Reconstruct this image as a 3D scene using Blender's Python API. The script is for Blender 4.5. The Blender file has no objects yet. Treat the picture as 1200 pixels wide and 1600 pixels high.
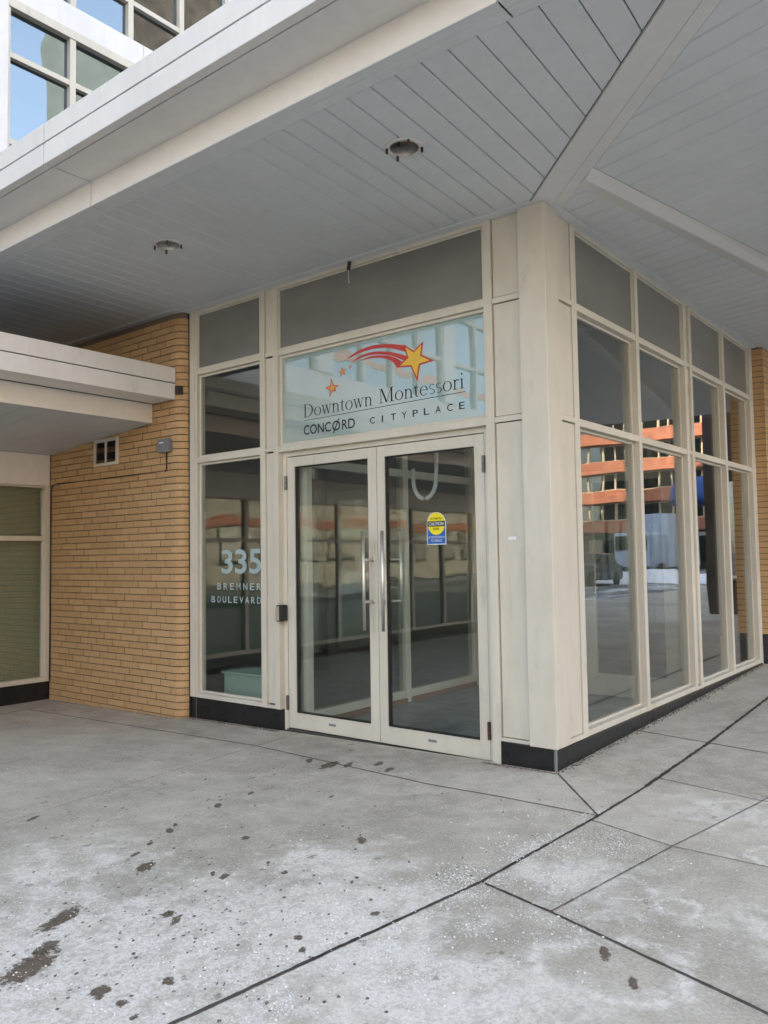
import bpy, bmesh, math, random
from mathutils import Vector, Matrix
random.seed(7)
scene = bpy.context.scene
COL = scene.collection
R = math.radians

# ------------------------------------------------------------------ camera
YAW, PITCH, ROLL = R(38.561), R(3.167), R(-0.874)
cam_d = bpy.data.cameras.new('camera'); cam = bpy.data.objects.new('camera', cam_d); COL.objects.link(cam)
fw = Vector((-math.sin(YAW)*math.cos(PITCH), math.cos(YAW)*math.cos(PITCH), math.sin(PITCH)))
rt = Vector((math.cos(YAW), math.sin(YAW), 0)); up = rt.cross(fw)
r2 = rt*math.cos(ROLL)+up*math.sin(ROLL); u2 = up*math.cos(ROLL)-rt*math.sin(ROLL)
M4 = Matrix((( r2.x, u2.x, -fw.x, 2.3349), (r2.y, u2.y, -fw.y, -4.5701), (r2.z, u2.z, -fw.z, 1.322), (0, 0, 0, 1)))
cam.matrix_world = M4
cam_d.sensor_fit = 'HORIZONTAL'; cam_d.sensor_width = 36; cam_d.lens = 36*1269.88/1200
cam_d.clip_start = .05; cam_d.clip_end = 3000
scene.camera = cam
# ------------------------------------------------------------------ sky, sun, exposure
SUN_EL, SUN_AZ = R(20), math.atan2(-.55, -1.0)      # the sun stands low behind the main building
w = bpy.data.worlds.new('World'); scene.world = w; w.use_nodes = True
nt = w.node_tree; bg = nt.nodes['Background']
sky = nt.nodes.new('ShaderNodeTexSky'); sky.sky_type = 'NISHITA'; sky.sun_disc = False
sky.sun_elevation = SUN_EL; sky.sun_rotation = math.pi/2-SUN_AZ; sky.dust_density = 1.5; sky.ozone_density = 1.0
hs = nt.nodes.new('ShaderNodeHueSaturation'); hs.inputs['Saturation'].default_value = .58      # thin winter haze
nt.links.new(sky.outputs[0], hs.inputs['Color']); nt.links.new(hs.outputs[0], bg.inputs[0]); bg.inputs[1].default_value = .15
sd = bpy.data.lights.new('sun', 'SUN'); sd.energy = 4; sd.angle = R(.5); sd.color = (1, .82, .6)
sun = bpy.data.objects.new('sun', sd); COL.objects.link(sun)
sdir = Vector((math.cos(SUN_AZ)*math.cos(SUN_EL), math.sin(SUN_AZ)*math.cos(SUN_EL), math.sin(SUN_EL)))
sun.rotation_euler = sdir.to_track_quat('Z', 'Y').to_euler(); sun.location = sdir*60
vs = scene.view_settings; vs.view_transform = 'Standard'; vs.look = 'None'; vs.gamma = 1; vs.exposure = 2.7
vs.use_curve_mapping = False
scene.cycles.max_bounces = 8; scene.cycles.diffuse_bounces = 4; scene.cycles.glossy_bounces = 4; scene.cycles.transparent_max_bounces = 16; scene.cycles.caustics_reflective = False

# ------------------------------------------------------------------ node helpers
class G:
    def __init__(s, name):
        s.m = bpy.data.materials.new(name); s.m.use_nodes = True
        s.t = s.m.node_tree; s.b = s.t.nodes.get('Principled BSDF'); s.out = s.t.nodes.get('Material Output')
        s.co = s.n('ShaderNodeTexCoord').outputs['Object']
    def n(s, typ, **kw):
        n = s.t.nodes.new(typ)
        for k, v in kw.items(): setattr(n, k, v)
        return n
    def put(s, sock, v):
        if hasattr(v, 'is_linked') or isinstance(v, bpy.types.NodeSocket): s.t.links.new(v, sock)
        else: sock.default_value = v
    def math(s, op, a, b=0., clamp=False):
        n = s.n('ShaderNodeMath', operation=op, use_clamp=clamp); s.put(n.inputs[0], a); s.put(n.inputs[1], b); return n.outputs[0]
    def noise(s, scale, detail=4, rough=.55, vec=None, dist=0, color=False):
        n = s.n('ShaderNodeTexNoise'); s.put(n.inputs['Vector'], vec or s.co)
        n.inputs['Scale'].default_value = scale; n.inputs['Detail'].default_value = detail
        n.inputs['Roughness'].default_value = rough; n.inputs['Distortion'].default_value = dist
        return n.outputs[1 if color else 0]
    def rng(s, v, a, b, c=0., d=1., smooth=True):
        n = s.n('ShaderNodeMapRange', interpolation_type='SMOOTHSTEP' if smooth else 'LINEAR')
        s.put(n.inputs[0], v)
        for i, q in enumerate((a, b, c, d)): n.inputs[i+1].default_value = q
        return n.outputs[0]
    def mix(s, f, a, b):
        n = s.n('ShaderNodeMix', data_type='RGBA'); s.put(n.inputs[0], f)
        s.put(n.inputs[6], c4(a) if isinstance(a, tuple) else a); s.put(n.inputs[7], c4(b) if isinstance(b, tuple) else b)
        return n.outputs[2]
    def vmap(s, scale):
        n = s.n('ShaderNodeMapping'); s.put(n.inputs[0], s.co); n.inputs['Scale'].default_value = scale; return n.outputs[0]
    def dist(s, vec, c):
        n = s.n('ShaderNodeVectorMath', operation='DISTANCE'); s.put(n.inputs[0], vec); n.inputs[1].default_value = c; return n.outputs['Value']
    def bump(s, h, dist=.002, strength=1.):
        n = s.n('ShaderNodeBump'); s.put(n.inputs['Height'], h); n.inputs['Distance'].default_value = dist
        n.inputs['Strength'].default_value = strength; s.t.links.new(n.outputs[0], s.b.inputs['Normal'])
    def set(s, **kw):
        for k, v in kw.items():
            s.put(s.b.inputs[k.replace('_', ' ')], c4(v) if isinstance(v, tuple) and len(v) == 3 else v)
        return s
def c4(c): return (c[0], c[1], c[2], 1.)

def paint(name, col, rough=.5, var=.06, dirt=.0, metal=0., streak=False, bump=.0006):
    g = G(name)
    n1 = g.noise(1.3, 4); n2 = g.noise(14, 5, .6, vec=g.vmap((1, 1, .18)) if streak else None)
    k = g.math('ADD', g.math('MULTIPLY', n1, .6), g.math('MULTIPLY', n2, .4))
    lo = tuple(c*(1-var*2) for c in col); hi = tuple(min(1, c*(1+var)) for c in col)
    c = g.mix(g.rng(k, .3, .7), lo, hi)
    if streak:
        sk = g.math('MULTIPLY', g.rng(g.noise(1., 6, .7, vec=g.vmap((26, 26, 1.1))), .60, .78), .22); c = g.mix(sk, c, (.27, .2, .13))
    if dirt:
        d = g.math('MULTIPLY', g.rng(g.noise(7, 8, .72, vec=g.vmap((1, 1, .35))), .56, .8), dirt)
        c = g.mix(d, c, (.16, .13, .1))
    g.set(Base_Color=c, Roughness=g.rng(n2, .2, .8, rough-.08, rough+.1), Metallic=metal)
    g.bump(g.noise(60, 3), bump)
    return g.m

M = {}
M['frame'] = paint('beige_aluminium', (.615, .58, .49), .42, .05, .42, streak=True)
M['panel'] = paint('beige_panel', (.605, .568, .48), .4, .05, .38, streak=True)
M['white'] = paint('white_fascia', (.72, .71, .69), .42, .04, .18, streak=True)
M['white2'] = paint('white_canopy', (.8, .785, .755), .42, .04, .2, streak=True)
M['tan'] = paint('cream_fascia', (.8, .765, .715), .42, .03, .1)
M['soffit'] = paint('grey_white_boards', (.635, .66, .68), .5, .04, .1)
M['trim'] = paint('grey_white_trim', (.65, .672, .69), .5, .04, .15)
M['hip'] = paint('hip_flashing', (.68, .68, .67), .5, .04, .1)
M['shadow_gap'] = paint('dark_gap', (.03, .03, .03), .9)
M['gasket'] = paint('black_gasket', (.012, .012, .012), .6)
M['plinth'] = paint('black_stone', (.012, .012, .014), .32, .3, .25)
M['steel'] = paint('brushed_steel', (.66, .62, .58), .42, .05, metal=1.)
M['steel_dark'] = paint('dark_steel', (.12, .12, .12), .4, metal=.8)
M['chrome'] = paint('reflector', (.52, .51, .49), .3, .2, metal=1.)
M['ring'] = paint('ring_paint', (.7, .68, .65), .5, .1, .3)
M['grey_box'] = paint('grey_metal_box', (.2, .21, .22), .45, .1, .2)
M['black'] = paint('black_plastic', (.015, .015, .016), .4)
M['rust'] = paint('rusty_hinge', (.12, .06, .035), .6, .3, metal=.5)
def blind_mat():
    g = G('grey_green_blind'); wv = g.n('ShaderNodeTexWave', bands_direction='Z'); wv.inputs['Scale'].default_value = 11; wv.inputs['Distortion'].default_value = 1.2; wv.inputs['Detail'].default_value = 2; wv.inputs['Detail Scale'].default_value = .6
    g.put(wv.inputs['Vector'], g.co); k = g.math('ADD', g.math('MULTIPLY', wv.outputs['Fac'], .5), g.math('MULTIPLY', g.noise(1.1, 3), .5))
    g.set(Base_Color=g.mix(k, (.31, .335, .275), (.36, .385, .315)), Roughness=.7); g.bump(wv.outputs['Fac'], .0015); return g.m
M['blind'] = blind_mat()
M['grey_glass_back'] = None
M['white_vinyl'] = paint('pale_vinyl', (.36, .46, .46), .6)
M['navy'] = paint('navy_vinyl', (.008, .012, .025), .7)
M['red'] = paint('red_vinyl', (.5, .05, .045), .5)
M['yellow'] = paint('yellow_vinyl', (.75, .48, .06), .5)
M['orange'] = paint('orange_vinyl', (.7, .33, .09), .5)
M['sticker_yellow'] = paint('sticker_yellow', (.85, .72, .02), .45)
M['sticker_blue'] = paint('sticker_blue', (.02, .12, .45), .45)
M['sticker_white'] = paint('sticker_white', (.75, .77, .78), .45)
M['teal'] = paint('pale_teal_board', (.45, .57, .555), .7, .04)
M['mint'] = paint('mint_cabinet', (.40, .54, .46), .6, .04)
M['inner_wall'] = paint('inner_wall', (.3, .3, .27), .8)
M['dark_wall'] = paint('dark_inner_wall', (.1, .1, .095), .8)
M['wood'] = paint('brown_threshold', (.24, .12, .06), .6, .2)
M['ceiling'] = paint('inner_ceiling', (.35, .35, .34), .8)
M['cable'] = paint('white_cable_sleeve', (.62, .63, .62), .55, .1)
g = G('winter_asphalt'); g.set(Base_Color=g.mix(g.rng(g.noise(.55, 7, .7, vec=g.vmap((1, .35, 1))), .48, .62), g.mix(g.noise(9, 5), (.09, .09, .09), (.2, .2, .195)), (.62, .64, .66)), Roughness=.9); M['asphalt'] = g.m
M['earth'] = paint('far_ground', (.16, .155, .15), .95, .3)
M['snow'] = paint('snow', (.8, .82, .85), .9, .08, .1)
M['terracotta'] = paint('terracotta_band', (.38, .15, .09), .8, .15)
M['stone_pale'] = paint('cream_stone', (.55, .47, .34), .8, .1)
M['tower'] = paint('grey_tower', (.13, .15, .145), .8, .1)
M['stone_grey'] = paint('grey_stone', (.42, .39, .33), .85, .2)
M['brown_brick'] = paint('brown_brick', (.06, .048, .04), .85, .3)
M['blue_awning'] = paint('blue_awning', (.02, .07, .25), .6)
M['truck_white'] = paint('truck_white', (.34, .41, .52), .5)
M['car_paint'] = paint('car_silver', (.4, .42, .45), .3, metal=.4)
M['car_dark'] = paint('car_dark', (.05, .055, .06), .25, metal=.3)
M['rubber'] = paint('rubber', (.02, .02, .02), .85)
M['filler'] = paint('joint_mastic', (.06, .05, .042), .9, .35)
M['debris'] = paint('dirt_debris', (.24, .19, .15), .95, .4)
M['roofing'] = paint('roofing', (.2, .2, .2), .9)

def glass(name, tint=(.55, .66, .62), refl=1.5, wave=.0009, rough=0., rcol=(1, 1, 1)):
    g = G(name); g.t.nodes.remove(g.b)
    geo = g.n('ShaderNodeNewGeometry')
    bm = g.n('ShaderNodeBump'); bm.inputs['Distance'].default_value = wave
    g.put(bm.inputs['Height'], g.noise(1.4, 1, .4))
    d = g.n('ShaderNodeVectorMath', operation='DOT_PRODUCT')
    g.put(d.inputs[0], geo.outputs['Normal']); g.put(d.inputs[1], geo.outputs['Incoming'])
    c = g.math('ABSOLUTE', d.outputs['Value'])
    f = g.math('POWER', g.math('SUBTRACT', 1., c), 5.)
    f = g.math('MULTIPLY', g.math('ADD', g.math('MULTIPLY', f, .955), .045), refl, clamp=True)
    tr = g.n('ShaderNodeBsdfTransparent'); tr.inputs[0].default_value = c4(tint)
    gl = g.n('ShaderNodeBsdfGlossy'); gl.inputs[0].default_value = c4(rcol); gl.inputs['Roughness'].default_value = rough
    g.t.links.new(bm.outputs[0], gl.inputs['Normal'])
    mx = g.n('ShaderNodeMixShader'); g.put(mx.inputs[0], f)
    g.t.links.new(tr.outputs[0], mx.inputs[1]); g.t.links.new(gl.outputs[0], mx.inputs[2]); g.t.links.new(mx.outputs[0], g.out.inputs[0])
    return g.m
M['glass'] = glass('clear_glass', (.87, .90, .885), 1.75, .0018, .006)
def sign_film():
    g = G('sign_film_glass'); g.set(Base_Color=g.mix(g.rng(g.noise(1.2, 3), .3, .7), (.29, .40, .385), (.35, .46, .44)), Roughness=.5)
    bm = g.n('ShaderNodeBump'); bm.inputs['Distance'].default_value = .0008; g.put(bm.inputs['Height'], g.noise(1.4, 1, .4))
    gl = g.n('ShaderNodeBsdfGlossy'); gl.inputs['Roughness'].default_value = .004; g.t.links.new(bm.outputs[0], gl.inputs['Normal'])
    lw = g.n('ShaderNodeLayerWeight'); lw.inputs[0].default_value = .35
    mx = g.n('ShaderNodeMixShader'); g.put(mx.inputs[0], g.math('ADD', g.math('MULTIPLY', lw.outputs['Fresnel'], .5), .2))
    g.t.links.new(g.b.outputs[0], mx.inputs[1]); g.t.links.new(gl.outputs[0], mx.inputs[2]); g.t.links.new(mx.outputs[0], g.out.inputs[0])
    return g.m
M['sign_film'] = sign_film()
M['glass_up'] = glass('dark_glass', (.3, .36, .35), 3.2, .0012)
M['glass_coat'] = glass('coated_glass', (.3, .36, .35), 5.2, .0045, 0., (.76, .89, 1.))
M['glass_shop'] = glass('shop_glass', (.86, .92, .88), 3.0, .004)
def frosted():
    g = G('frosted_grey_glass')
    c = g.mix(g.rng(g.noise(1.2, 5, .6, vec=g.vmap((1, 1, 2.))), .3, .75), (.16, .162, .146), (.215, .215, .196))
    g.set(Base_Color=c, Roughness=.3); g.b.inputs['Specular IOR Level'].default_value = .45
    return g.m
M['spandrel'] = frosted()

def brick_mat():
    g = G('tan_brick')
    oi = g.n('ShaderNodeObjectInfo'); ge = g.n('ShaderNodeNewGeometry')
    rnd = g.math('FRACT', g.math('ADD', oi.outputs['Random'], ge.outputs['Random Per Island']))
    c = g.mix(rnd, (.43, .258, .113), (.51, .32, .15))
    fine = g.noise(55, 6, .65)
    c = g.mix(g.rng(fine, .35, .75, 0, .55), c, (.58, .41, .23))
    c = g.mix(g.math('MULTIPLY', g.rng(g.noise(110, 4, .65), .60, .74), .55), c, (.24, .14, .07))
    g.set(Base_Color=c, Roughness=.82); g.bump(g.noise(120, 5, .7), .0035)
    return g.m
M['brick'] = brick_mat()
M['mortar'] = paint('mortar', (.18, .137, .098), .95, .15, bump=.003)

def concrete():
    g = G('salted_concrete'); P = g.co
    big = g.noise(.9, 5, .6); mid = g.noise(7, 7, .65); fine = g.noise(75, 8, .82)
    oi = g.n('ShaderNodeObjectInfo')
    k = g.math('ADD', g.math('MULTIPLY', big, .6), g.math('MULTIPLY', mid, .4))
    k = g.math('ADD', k, g.math('MULTIPLY', g.math('SUBTRACT', oi.outputs['Random'], .5), .08))
    c = g.mix(g.rng(k, .34, .66), (.37, .34, .28), (.59, .552, .468))
    c = g.mix(g.rng(fine, .50, .64, 0, .6), c, (.72, .69, .62))
    c = g.mix(g.rng(fine, .50, .36, 0, .55), c, (.2, .18, .145))
    c = g.mix(g.math('MULTIPLY', g.rng(g.noise(150, 3, .6), .58, .70), .6), c, (.17, .155, .13))
    # dried road salt: broad bloom where people tread, and rings where puddles dried out
    warp = g.n('ShaderNodeVectorMath', operation='ADD'); sc = g.n('ShaderNodeVectorMath', operation='SCALE')
    g.put(sc.inputs[0], g.noise(4, 8, .62, color=True)); sc.inputs['Scale'].default_value = .36
    g.put(warp.inputs[0], P); g.t.links.new(sc.outputs[0], warp.inputs[1]); W = warp.outputs[0]
    o = .18
    reg = None
    for (x, y, r, a) in ((-.1, -3.0, 1.25, 1.), (.3, -2.35, .85, .9), (.95, -2.6, .8, .95), (.85, -1.45, .65, .6), (1.05, -.2, .6, .55), (-.1, -1.9, .6, .7), (-1.0, -2.6, .8, .6), (1.7, -1.5, .6, .5)):
        q = g.rng(g.dist(P, (x, y, 0)), 0., r, a, 0.)
        reg = q if reg is None else g.math('MAXIMUM', reg, q)
    bloom = g.noise(4.5, 10, .72)
    salt = g.rng(g.math('ADD', bloom, g.math('MULTIPLY', reg, .40)), .56, .80)
    salt = g.math('MULTIPLY', salt, g.math('MULTIPLY', g.rng(g.noise(60, 7, .8), .38, .58, .3, 1.), g.rng(g.noise(9, 9, .74, vec=g.vmap((1.3, .8, 1))), .36, .55, .3, 1.)))
    for (x, y, r, wd) in ((1.22, -2.04, .21, .04), (.72, -2.52, .2, .04), (1.02, -.12, .1, .025), (1.2, -.05, .12, .025), (.98, -1.42, .13, .025), (1.22, -1.5, .1, .02), (1.45, -.75, .14, .02)):
        dd = g.math('ABSOLUTE', g.math('SUBTRACT', g.dist(W, (x+o, y+o, o)), r))
        ring = g.math('MULTIPLY', g.rng(dd, 0., wd*1.8, .85, 0.), g.rng(g.math('ADD', g.math('MULTIPLY', g.noise(13, 7, .7), .6), g.math('MULTIPLY', g.noise(80, 4, .7), .4)), .40, .58, .0, 1.))
        salt = g.math('MAXIMUM', salt, ring)
    c = g.mix(g.math('MULTIPLY', salt, .82), c, (.86, .83, .775))
    # damp tread marks
    dampn = g.noise(11, 6, .6, vec=g.vmap((1, .7, 1)))
    damp = g.math('MULTIPLY', g.rng(g.math('ADD', dampn, g.math('MULTIPLY', reg, .05)), .665, .70), .55)
    c = g.mix(damp, c, (.12, .10, .085))
    g.set(Base_Color=c, Roughness=g.rng(damp, 0, .5, .88, .6))
    g.bump(g.math('ADD', g.noise(130, 6, .7), g.math('MULTIPLY', mid, .5)), .004)
    return g.m
M['concrete'] = concrete()
g = G('wet_concrete'); at = g.n('ShaderNodeAttribute', attribute_name='fade')
n_ = g.math('ADD', g.math('MULTIPLY', g.math('SUBTRACT', g.noise(38, 8, .7), .5), 2.2), g.math('MULTIPLY', at.outputs['Fac'], 1.25))
g.set(Base_Color=g.mix(g.rng(g.noise(90, 6, .7), .35, .7), (.105, .08, .055), (.21, .17, .125)), Roughness=.62, Alpha=g.math('MULTIPLY', g.rng(n_, .38, .72), .88)); g.bump(g.noise(130, 5, .7), .003)
M['wet'] = g.m
g = G('salt_grain'); g.set(Base_Color=(.74, .73, .7), Roughness=.6); M['salt'] = g.m
g = G('grey_floor'); g.set(Base_Color=g.mix(g.rng(g.noise(6, 8, .7), .35, .7), (.17, .19, .195), (.3, .32, .325)), Roughness=.35); M['floor'] = g.m

# ------------------------------------------------------------------ mesh helpers
class MB:
    def __init__(s): s.v = []; s.f = []
    def quadbox(s, a): 
        b = len(s.v); s.v += a
        s.f += [tuple(b+i for i in q) for q in ((0, 3, 2, 1), (4, 5, 6, 7), (0, 1, 5, 4), (1, 2, 6, 5), (2, 3, 7, 6), (3, 0, 4, 7))]; return s
    def box(s, x0, x1, y0, y1, z0, z1):
        x0, x1 = sorted((x0, x1)); y0, y1 = sorted((y0, y1)); z0, z1 = sorted((z0, z1))
        return s.quadbox([(x0, y0, z0), (x1, y0, z0), (x1, y1, z0), (x0, y1, z0), (x0, y0, z1), (x1, y0, z1), (x1, y1, z1), (x0, y1, z1)])
    def prism(s, poly, z0, z1, ch=0.):     # plan polygon; ch chamfers the lower face
        if area(poly) < 0: poly = poly[::-1]
        n = len(poly); b = len(s.v)
        low = inset(poly, ch) if ch else poly
        s.v += [(x, y, z0) for x, y in low]; 
        if ch: s.v += [(x, y, z0+ch) for x, y in poly]
        s.v += [(x, y, z1) for x, y in poly]
        L = 3 if ch else 2
        s.f.append(tuple(range(b+n-1, b-1, -1))); s.f.append(tuple(range(b+(L-1)*n, b+L*n)))
        for l in range(L-1):
            for i in range(n):
                j = (i+1) % n; s.f.append((b+l*n+i, b+l*n+j, b+(l+1)*n+j, b+(l+1)*n+i))
        return s
    def wallpoly(s, poly, y0, y1):         # polygon in x,z given thickness in y
        if area(poly) < 0: poly = poly[::-1]
        n = len(poly); b = len(s.v)
        s.v += [(x, y0, z) for x, z in poly]+[(x, y1, z) for x, z in poly]
        s.f.append(tuple(range(b, b+n))); s.f.append(tuple(range(b+2*n-1, b+n-1, -1)))
        for i in range(n): j = (i+1) % n; s.f.append((b+j, b+i, b+n+i, b+n+j))
        return s
    def tube(s, pts, r, n=10, cap=True):
        pts = [Vector(p) for p in pts]; rings = []
        t0 = (pts[1]-pts[0]).normalized(); ref = Vector((0, 0, 1)) if abs(t0.z) < .9 else Vector((1, 0, 0))
        for i, p in enumerate(pts):
            t = (pts[min(i+1, len(pts)-1)]-pts[max(i-1, 0)]).normalized()
            a = t.cross(ref).normalized(); bb = t.cross(a).normalized(); b0 = len(s.v); rings.append(b0)
            for k in range(n):
                q = p+(a*math.cos(2*math.pi*k/n)+bb*math.sin(2*math.pi*k/n))*r; s.v.append(tuple(q))
        for i in range(len(rings)-1):
            for k in range(n):
                k2 = (k+1) % n; s.f.append((rings[i]+k, rings[i+1]+k, rings[i+1]+k2, rings[i]+k2))
        if cap:
            s.f.append(tuple(rings[0]+k for k in range(n))); s.f.append(tuple(rings[-1]+k for k in range(n-1, -1, -1)))
        return s
    def lathe(s, prof, cx, cy, n=32):
        b = len(s.v); m = len(prof)
        for k in range(n):
            a = 2*math.pi*k/n
            for r, z in prof: s.v.append((cx+r*math.cos(a), cy+r*math.sin(a), z))
        for k in range(n):
            k2 = (k+1) % n
            for i in range(m-1): s.f.append((b+k*m+i, b+k*m+i+1, b+k2*m+i+1, b+k2*m+i))
        return s
    def build(s, name, mat, parent=None, bevel=0., smooth=False):
        me = bpy.data.meshes.new(name); me.from_pydata(s.v, [], s.f)
        bm = bmesh.new(); bm.from_mesh(me); bmesh.ops.recalc_face_normals(bm, faces=bm.faces); bm.to_mesh(me); bm.free()
        me.materials.append(M[mat] if isinstance(mat, str) else mat)
        o = bpy.data.objects.new(name, me); COL.objects.link(o); attach(o, parent)
        if bevel:
            m = o.modifiers.new('bevel', 'BEVEL'); m.width = bevel; m.segments = 2; m.limit_method = 'ANGLE'
        if smooth:
            for p in me.polygons: p.use_smooth = True
        return o
def attach(o, parent):
    if parent:
        o.parent = parent
        if parent.parent is None: o.location = o.location-parent.location
def area(p): return .5*sum(p[i][0]*p[(i+1) % len(p)][1]-p[(i+1) % len(p)][0]*p[i][1] for i in range(len(p)))
def inset(poly, d):
    n = len(poly); out = []
    for i in range(n):
        p0, p1, p2 = Vector(poly[i-1]), Vector(poly[i]), Vector(poly[(i+1) % n])
        e1 = (p1-p0).normalized(); e2 = (p2-p1).normalized()
        n1 = Vector((-e1.y, e1.x)); n2 = Vector((-e2.y, e2.x)); k = n1+n2
        k = k/max(.25, k.dot(n1)) if k.length > 1e-6 else n1
        out.append(tuple(p1+k*d))
    return out
def clip(poly, a, b, c):      # keep a*x+b*y <= c
    out = []
    for i in range(len(poly)):
        p, q = poly[i], poly[(i+1) % len(poly)]
        dp, dq = a*p[0]+b*p[1]-c, a*q[0]+b*q[1]-c
        if dp <= 0: out.append(p)
        if dp*dq < 0: t = dp/(dp-dq); out.append((p[0]+(q[0]-p[0])*t, p[1]+(q[1]-p[1])*t))
    return out
def tag(o, label=None, cat=None, group=None, kind=None):
    if label: o['label'] = label
    if cat: o['category'] = cat
    if group: o['group'] = group
    if kind: o['kind'] = kind
    return o
def thing(name, loc, label, cat, group=None):
    o = bpy.data.objects.new(name, None); o.location = loc; o.empty_display_size = .2; COL.objects.link(o)
    return tag(o, label, cat, group)
def bx(name, mat, parent, x0, x1, y0, y1, z0, z1, bevel=.002):
    return MB().box(x0, x1, y0, y1, z0, z1).build(name, mat, parent, bevel)
def gz(x, y): return .017*max(-6, min(x, 0.))+.023*max(0, min(y, 8.))

# ================================================================== THE SETTING
# ground to the horizon
tag(MB().prism([(-900, -900), (900, -900), (900, 900), (-900, 900)], -.9, -.35).build('ground', 'earth'), kind='structure')
tag(MB().prism([(6.2, -200), (14.5, -200), (14.5, 300), (6.2, 300)], -.34, -.1).build('road', 'asphalt'), kind='structure')
tag(MB().prism([(14.6, 46), (300, 46), (300, 58), (14.6, 58)], -.34, -.1).build('road', 'asphalt'), kind='structure')
tag(MB().prism([(6.0, -80), (6.2, -80), (6.2, 120), (6.0, 120)], -.34, .02).build('kerb', 'tower'), kind='structure')

# pavement of concrete slabs
pav = MB().prism([(-6.2, -30), (6.0, -30), (6.0, 60), (-6.2, 60)], -.5, -.2).build('pavement', 'filler'); tag(pav, kind='structure')
def slab(poly, gap=.0025, cell=.45):
    if area(poly) < 0: poly = poly[::-1]
    poly = inset(poly, gap)
    bm = bmesh.new(); vs_ = [bm.verts.new((x, y, 0)) for x, y in poly]; bm.faces.new(vs_)
    xs = [p[0] for p in poly]; ys = [p[1] for p in poly]
    # cut lines where the fall of the ground changes
    for (co, no) in (((0, 0, 0), (1, 0, 0)), ((0, 0, 0), (0, 1, 0))):
        bmesh.ops.bisect_plane(bm, geom=bm.verts[:]+bm.edges[:]+bm.faces[:], plane_co=co, plane_no=no)
    top = bm.faces[:]
    ex = bmesh.ops.extrude_face_region(bm, geom=top)
    tv = [e for e in ex['geom'] if isinstance(e, bmesh.types.BMVert)]
    for v in bm.verts: v.co.z = gz(v.co.x, v.co.y)-.12
    for v in tv: v.co.z = gz(v.co.x, v.co.y)
    bmesh.ops.recalc_face_normals(bm, faces=bm.faces)
    me = bpy.data.meshes.new('slab'); bm.to_mesh(me); bm.free(); me.materials.append(M['concrete'])
    o = bpy.data.objects.new('slab', me); COL.objects.link(o); attach(o, pav)
    m = o.modifiers.new('bevel', 'BEVEL'); m.width = .004; m.segments = 2; m.limit_method = 'ANGLE'; m.angle_limit = R(40)
    return o
J7 = [(-2.20, .03), (-2.155, -.475), (-2.05, -1.45), (-1.95, -2.2), (-1.8, -3.5), (-1.6, -7)]
B_ = (.556, -.64)
slabs = [
 [(-2.20, .03), (-.02, .03), (-.0, -.0), B_, (-.5, -.645), (-2.155, -.475)],
 [(-5.75, .03), (-2.2, .03), (-2.155, -.475), (-5.28, -.54)],
 [(-5.75, .03), (-5.28, -.54), (-5.28, -7), (-5.75, -7)],
 [(-5.28, -.54)]+J7[1:]+[(-5.28, -7)],
 J7[1:][::-1][:-1]+[(-2.155, -.475), (-.5, -.645), B_, (.522, -1.70), (.352, -3.085), (0, -6), (-.1, -7)],
 [(0, 0), B_, (.55, 1.17), (0, 1.27)],
 [(0, 1.27), (.55, 1.17), (.5, 3), (.47, 5.5), (0, 5.5)],
 [(.55, 1.17), (.556, .2), (1.15, .09), (1.29, 1.03)],
 [(.556, .2), B_, (.553, -.72), (1.0, -.85), (1.15, .09)],
 [(.553, -.72), (.522, -1.70), (.874, -1.786), (1.0, -.85)],
 [(.874, -1.786), (1.68, -2.02), (3.5, -2.5), (3.5, -.9), (1.0, -.85)],
 [(1.0, -.85), (3.5, -.9), (3.5, 0), (1.15, .09)],
 [(1.15, .09), (3.5, 0), (3.5, .8), (1.29, 1.03)],
 [(.522, -1.70), (.352, -3.085), (0, -6), (-.1, -7), (3.5, -7), (3.5, -2.5), (1.68, -2.02), (.874, -1.786)],
 [(.55, 1.17), (1.29, 1.03), (3.5, .8), (3.5, 5.5), (.47, 5.5), (.5, 3)],
]
for p in slabs: slab(p)
for j in range(10):
    for i in range(2): slab([(.12+1.7*i, 5.5+1.6*j), (.12+1.7*(i+1), 5.5+1.6*j), (.12+1.7*(i+1), 5.5+1.6*(j+1)), (.12+1.7*i, 5.5+1.6*(j+1))])
for j in range(16): slab([(3.52, -7+1.9*j), (6.0, -7+1.9*j), (6.0, -7+1.9*(j+1)), (3.52, -7+1.9*(j+1))])
for j in range(6): slab([(-5.75, -7-3*j), (-1, -7-3*j), (-1, -10-3*j), (-5.75, -10-3*j)]); slab([(-1, -7-3*j), (3.5, -7-3*j), (3.5, -10-3*j), (-1, -10-3*j)])
# mastic in the wide joints, ragged along its edges
def filler(pts, w):
    m = MB(); L = []
    for a, b in zip(pts[:-1], pts[1:]):
        a, b = Vector(a), Vector(b); n = max(2, int((b-a).length/.03))
        for i in range(n): L.append(a.lerp(b, i/n))
    L.append(Vector(pts[-1])); k0 = None
    for i, p in enumerate(L):
        t = (L[min(i+1, len(L)-1)]-L[max(i-1, 0)]).normalized(); nn = Vector((-t.y, t.x))
        a = p+nn*w*random.uniform(.32, .6); b = p-nn*w*random.uniform(.32, .6)
        k = len(m.v); m.v += [(a.x, a.y, gz(a.x, a.y)+.0025), (b.x, b.y, gz(b.x, b.y)+.0025)]
        if k0 is not None: m.f.append((k0, k0+1, k+1, k))
        k0 = k
    return m.build('joint_filler', 'filler', pav)
filler([(.47, 5.4), (.5, 3), (.55, 1.17), (.556, .0)], .026)
filler([(.556, -.0), (.556, -.64), (.522, -1.70), (.352, -3.085), (0, -6)], .017)
filler([(.522, -1.70), (.874, -1.786), (1.68, -2.02), (3.5, -2.5)], .013)
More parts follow.
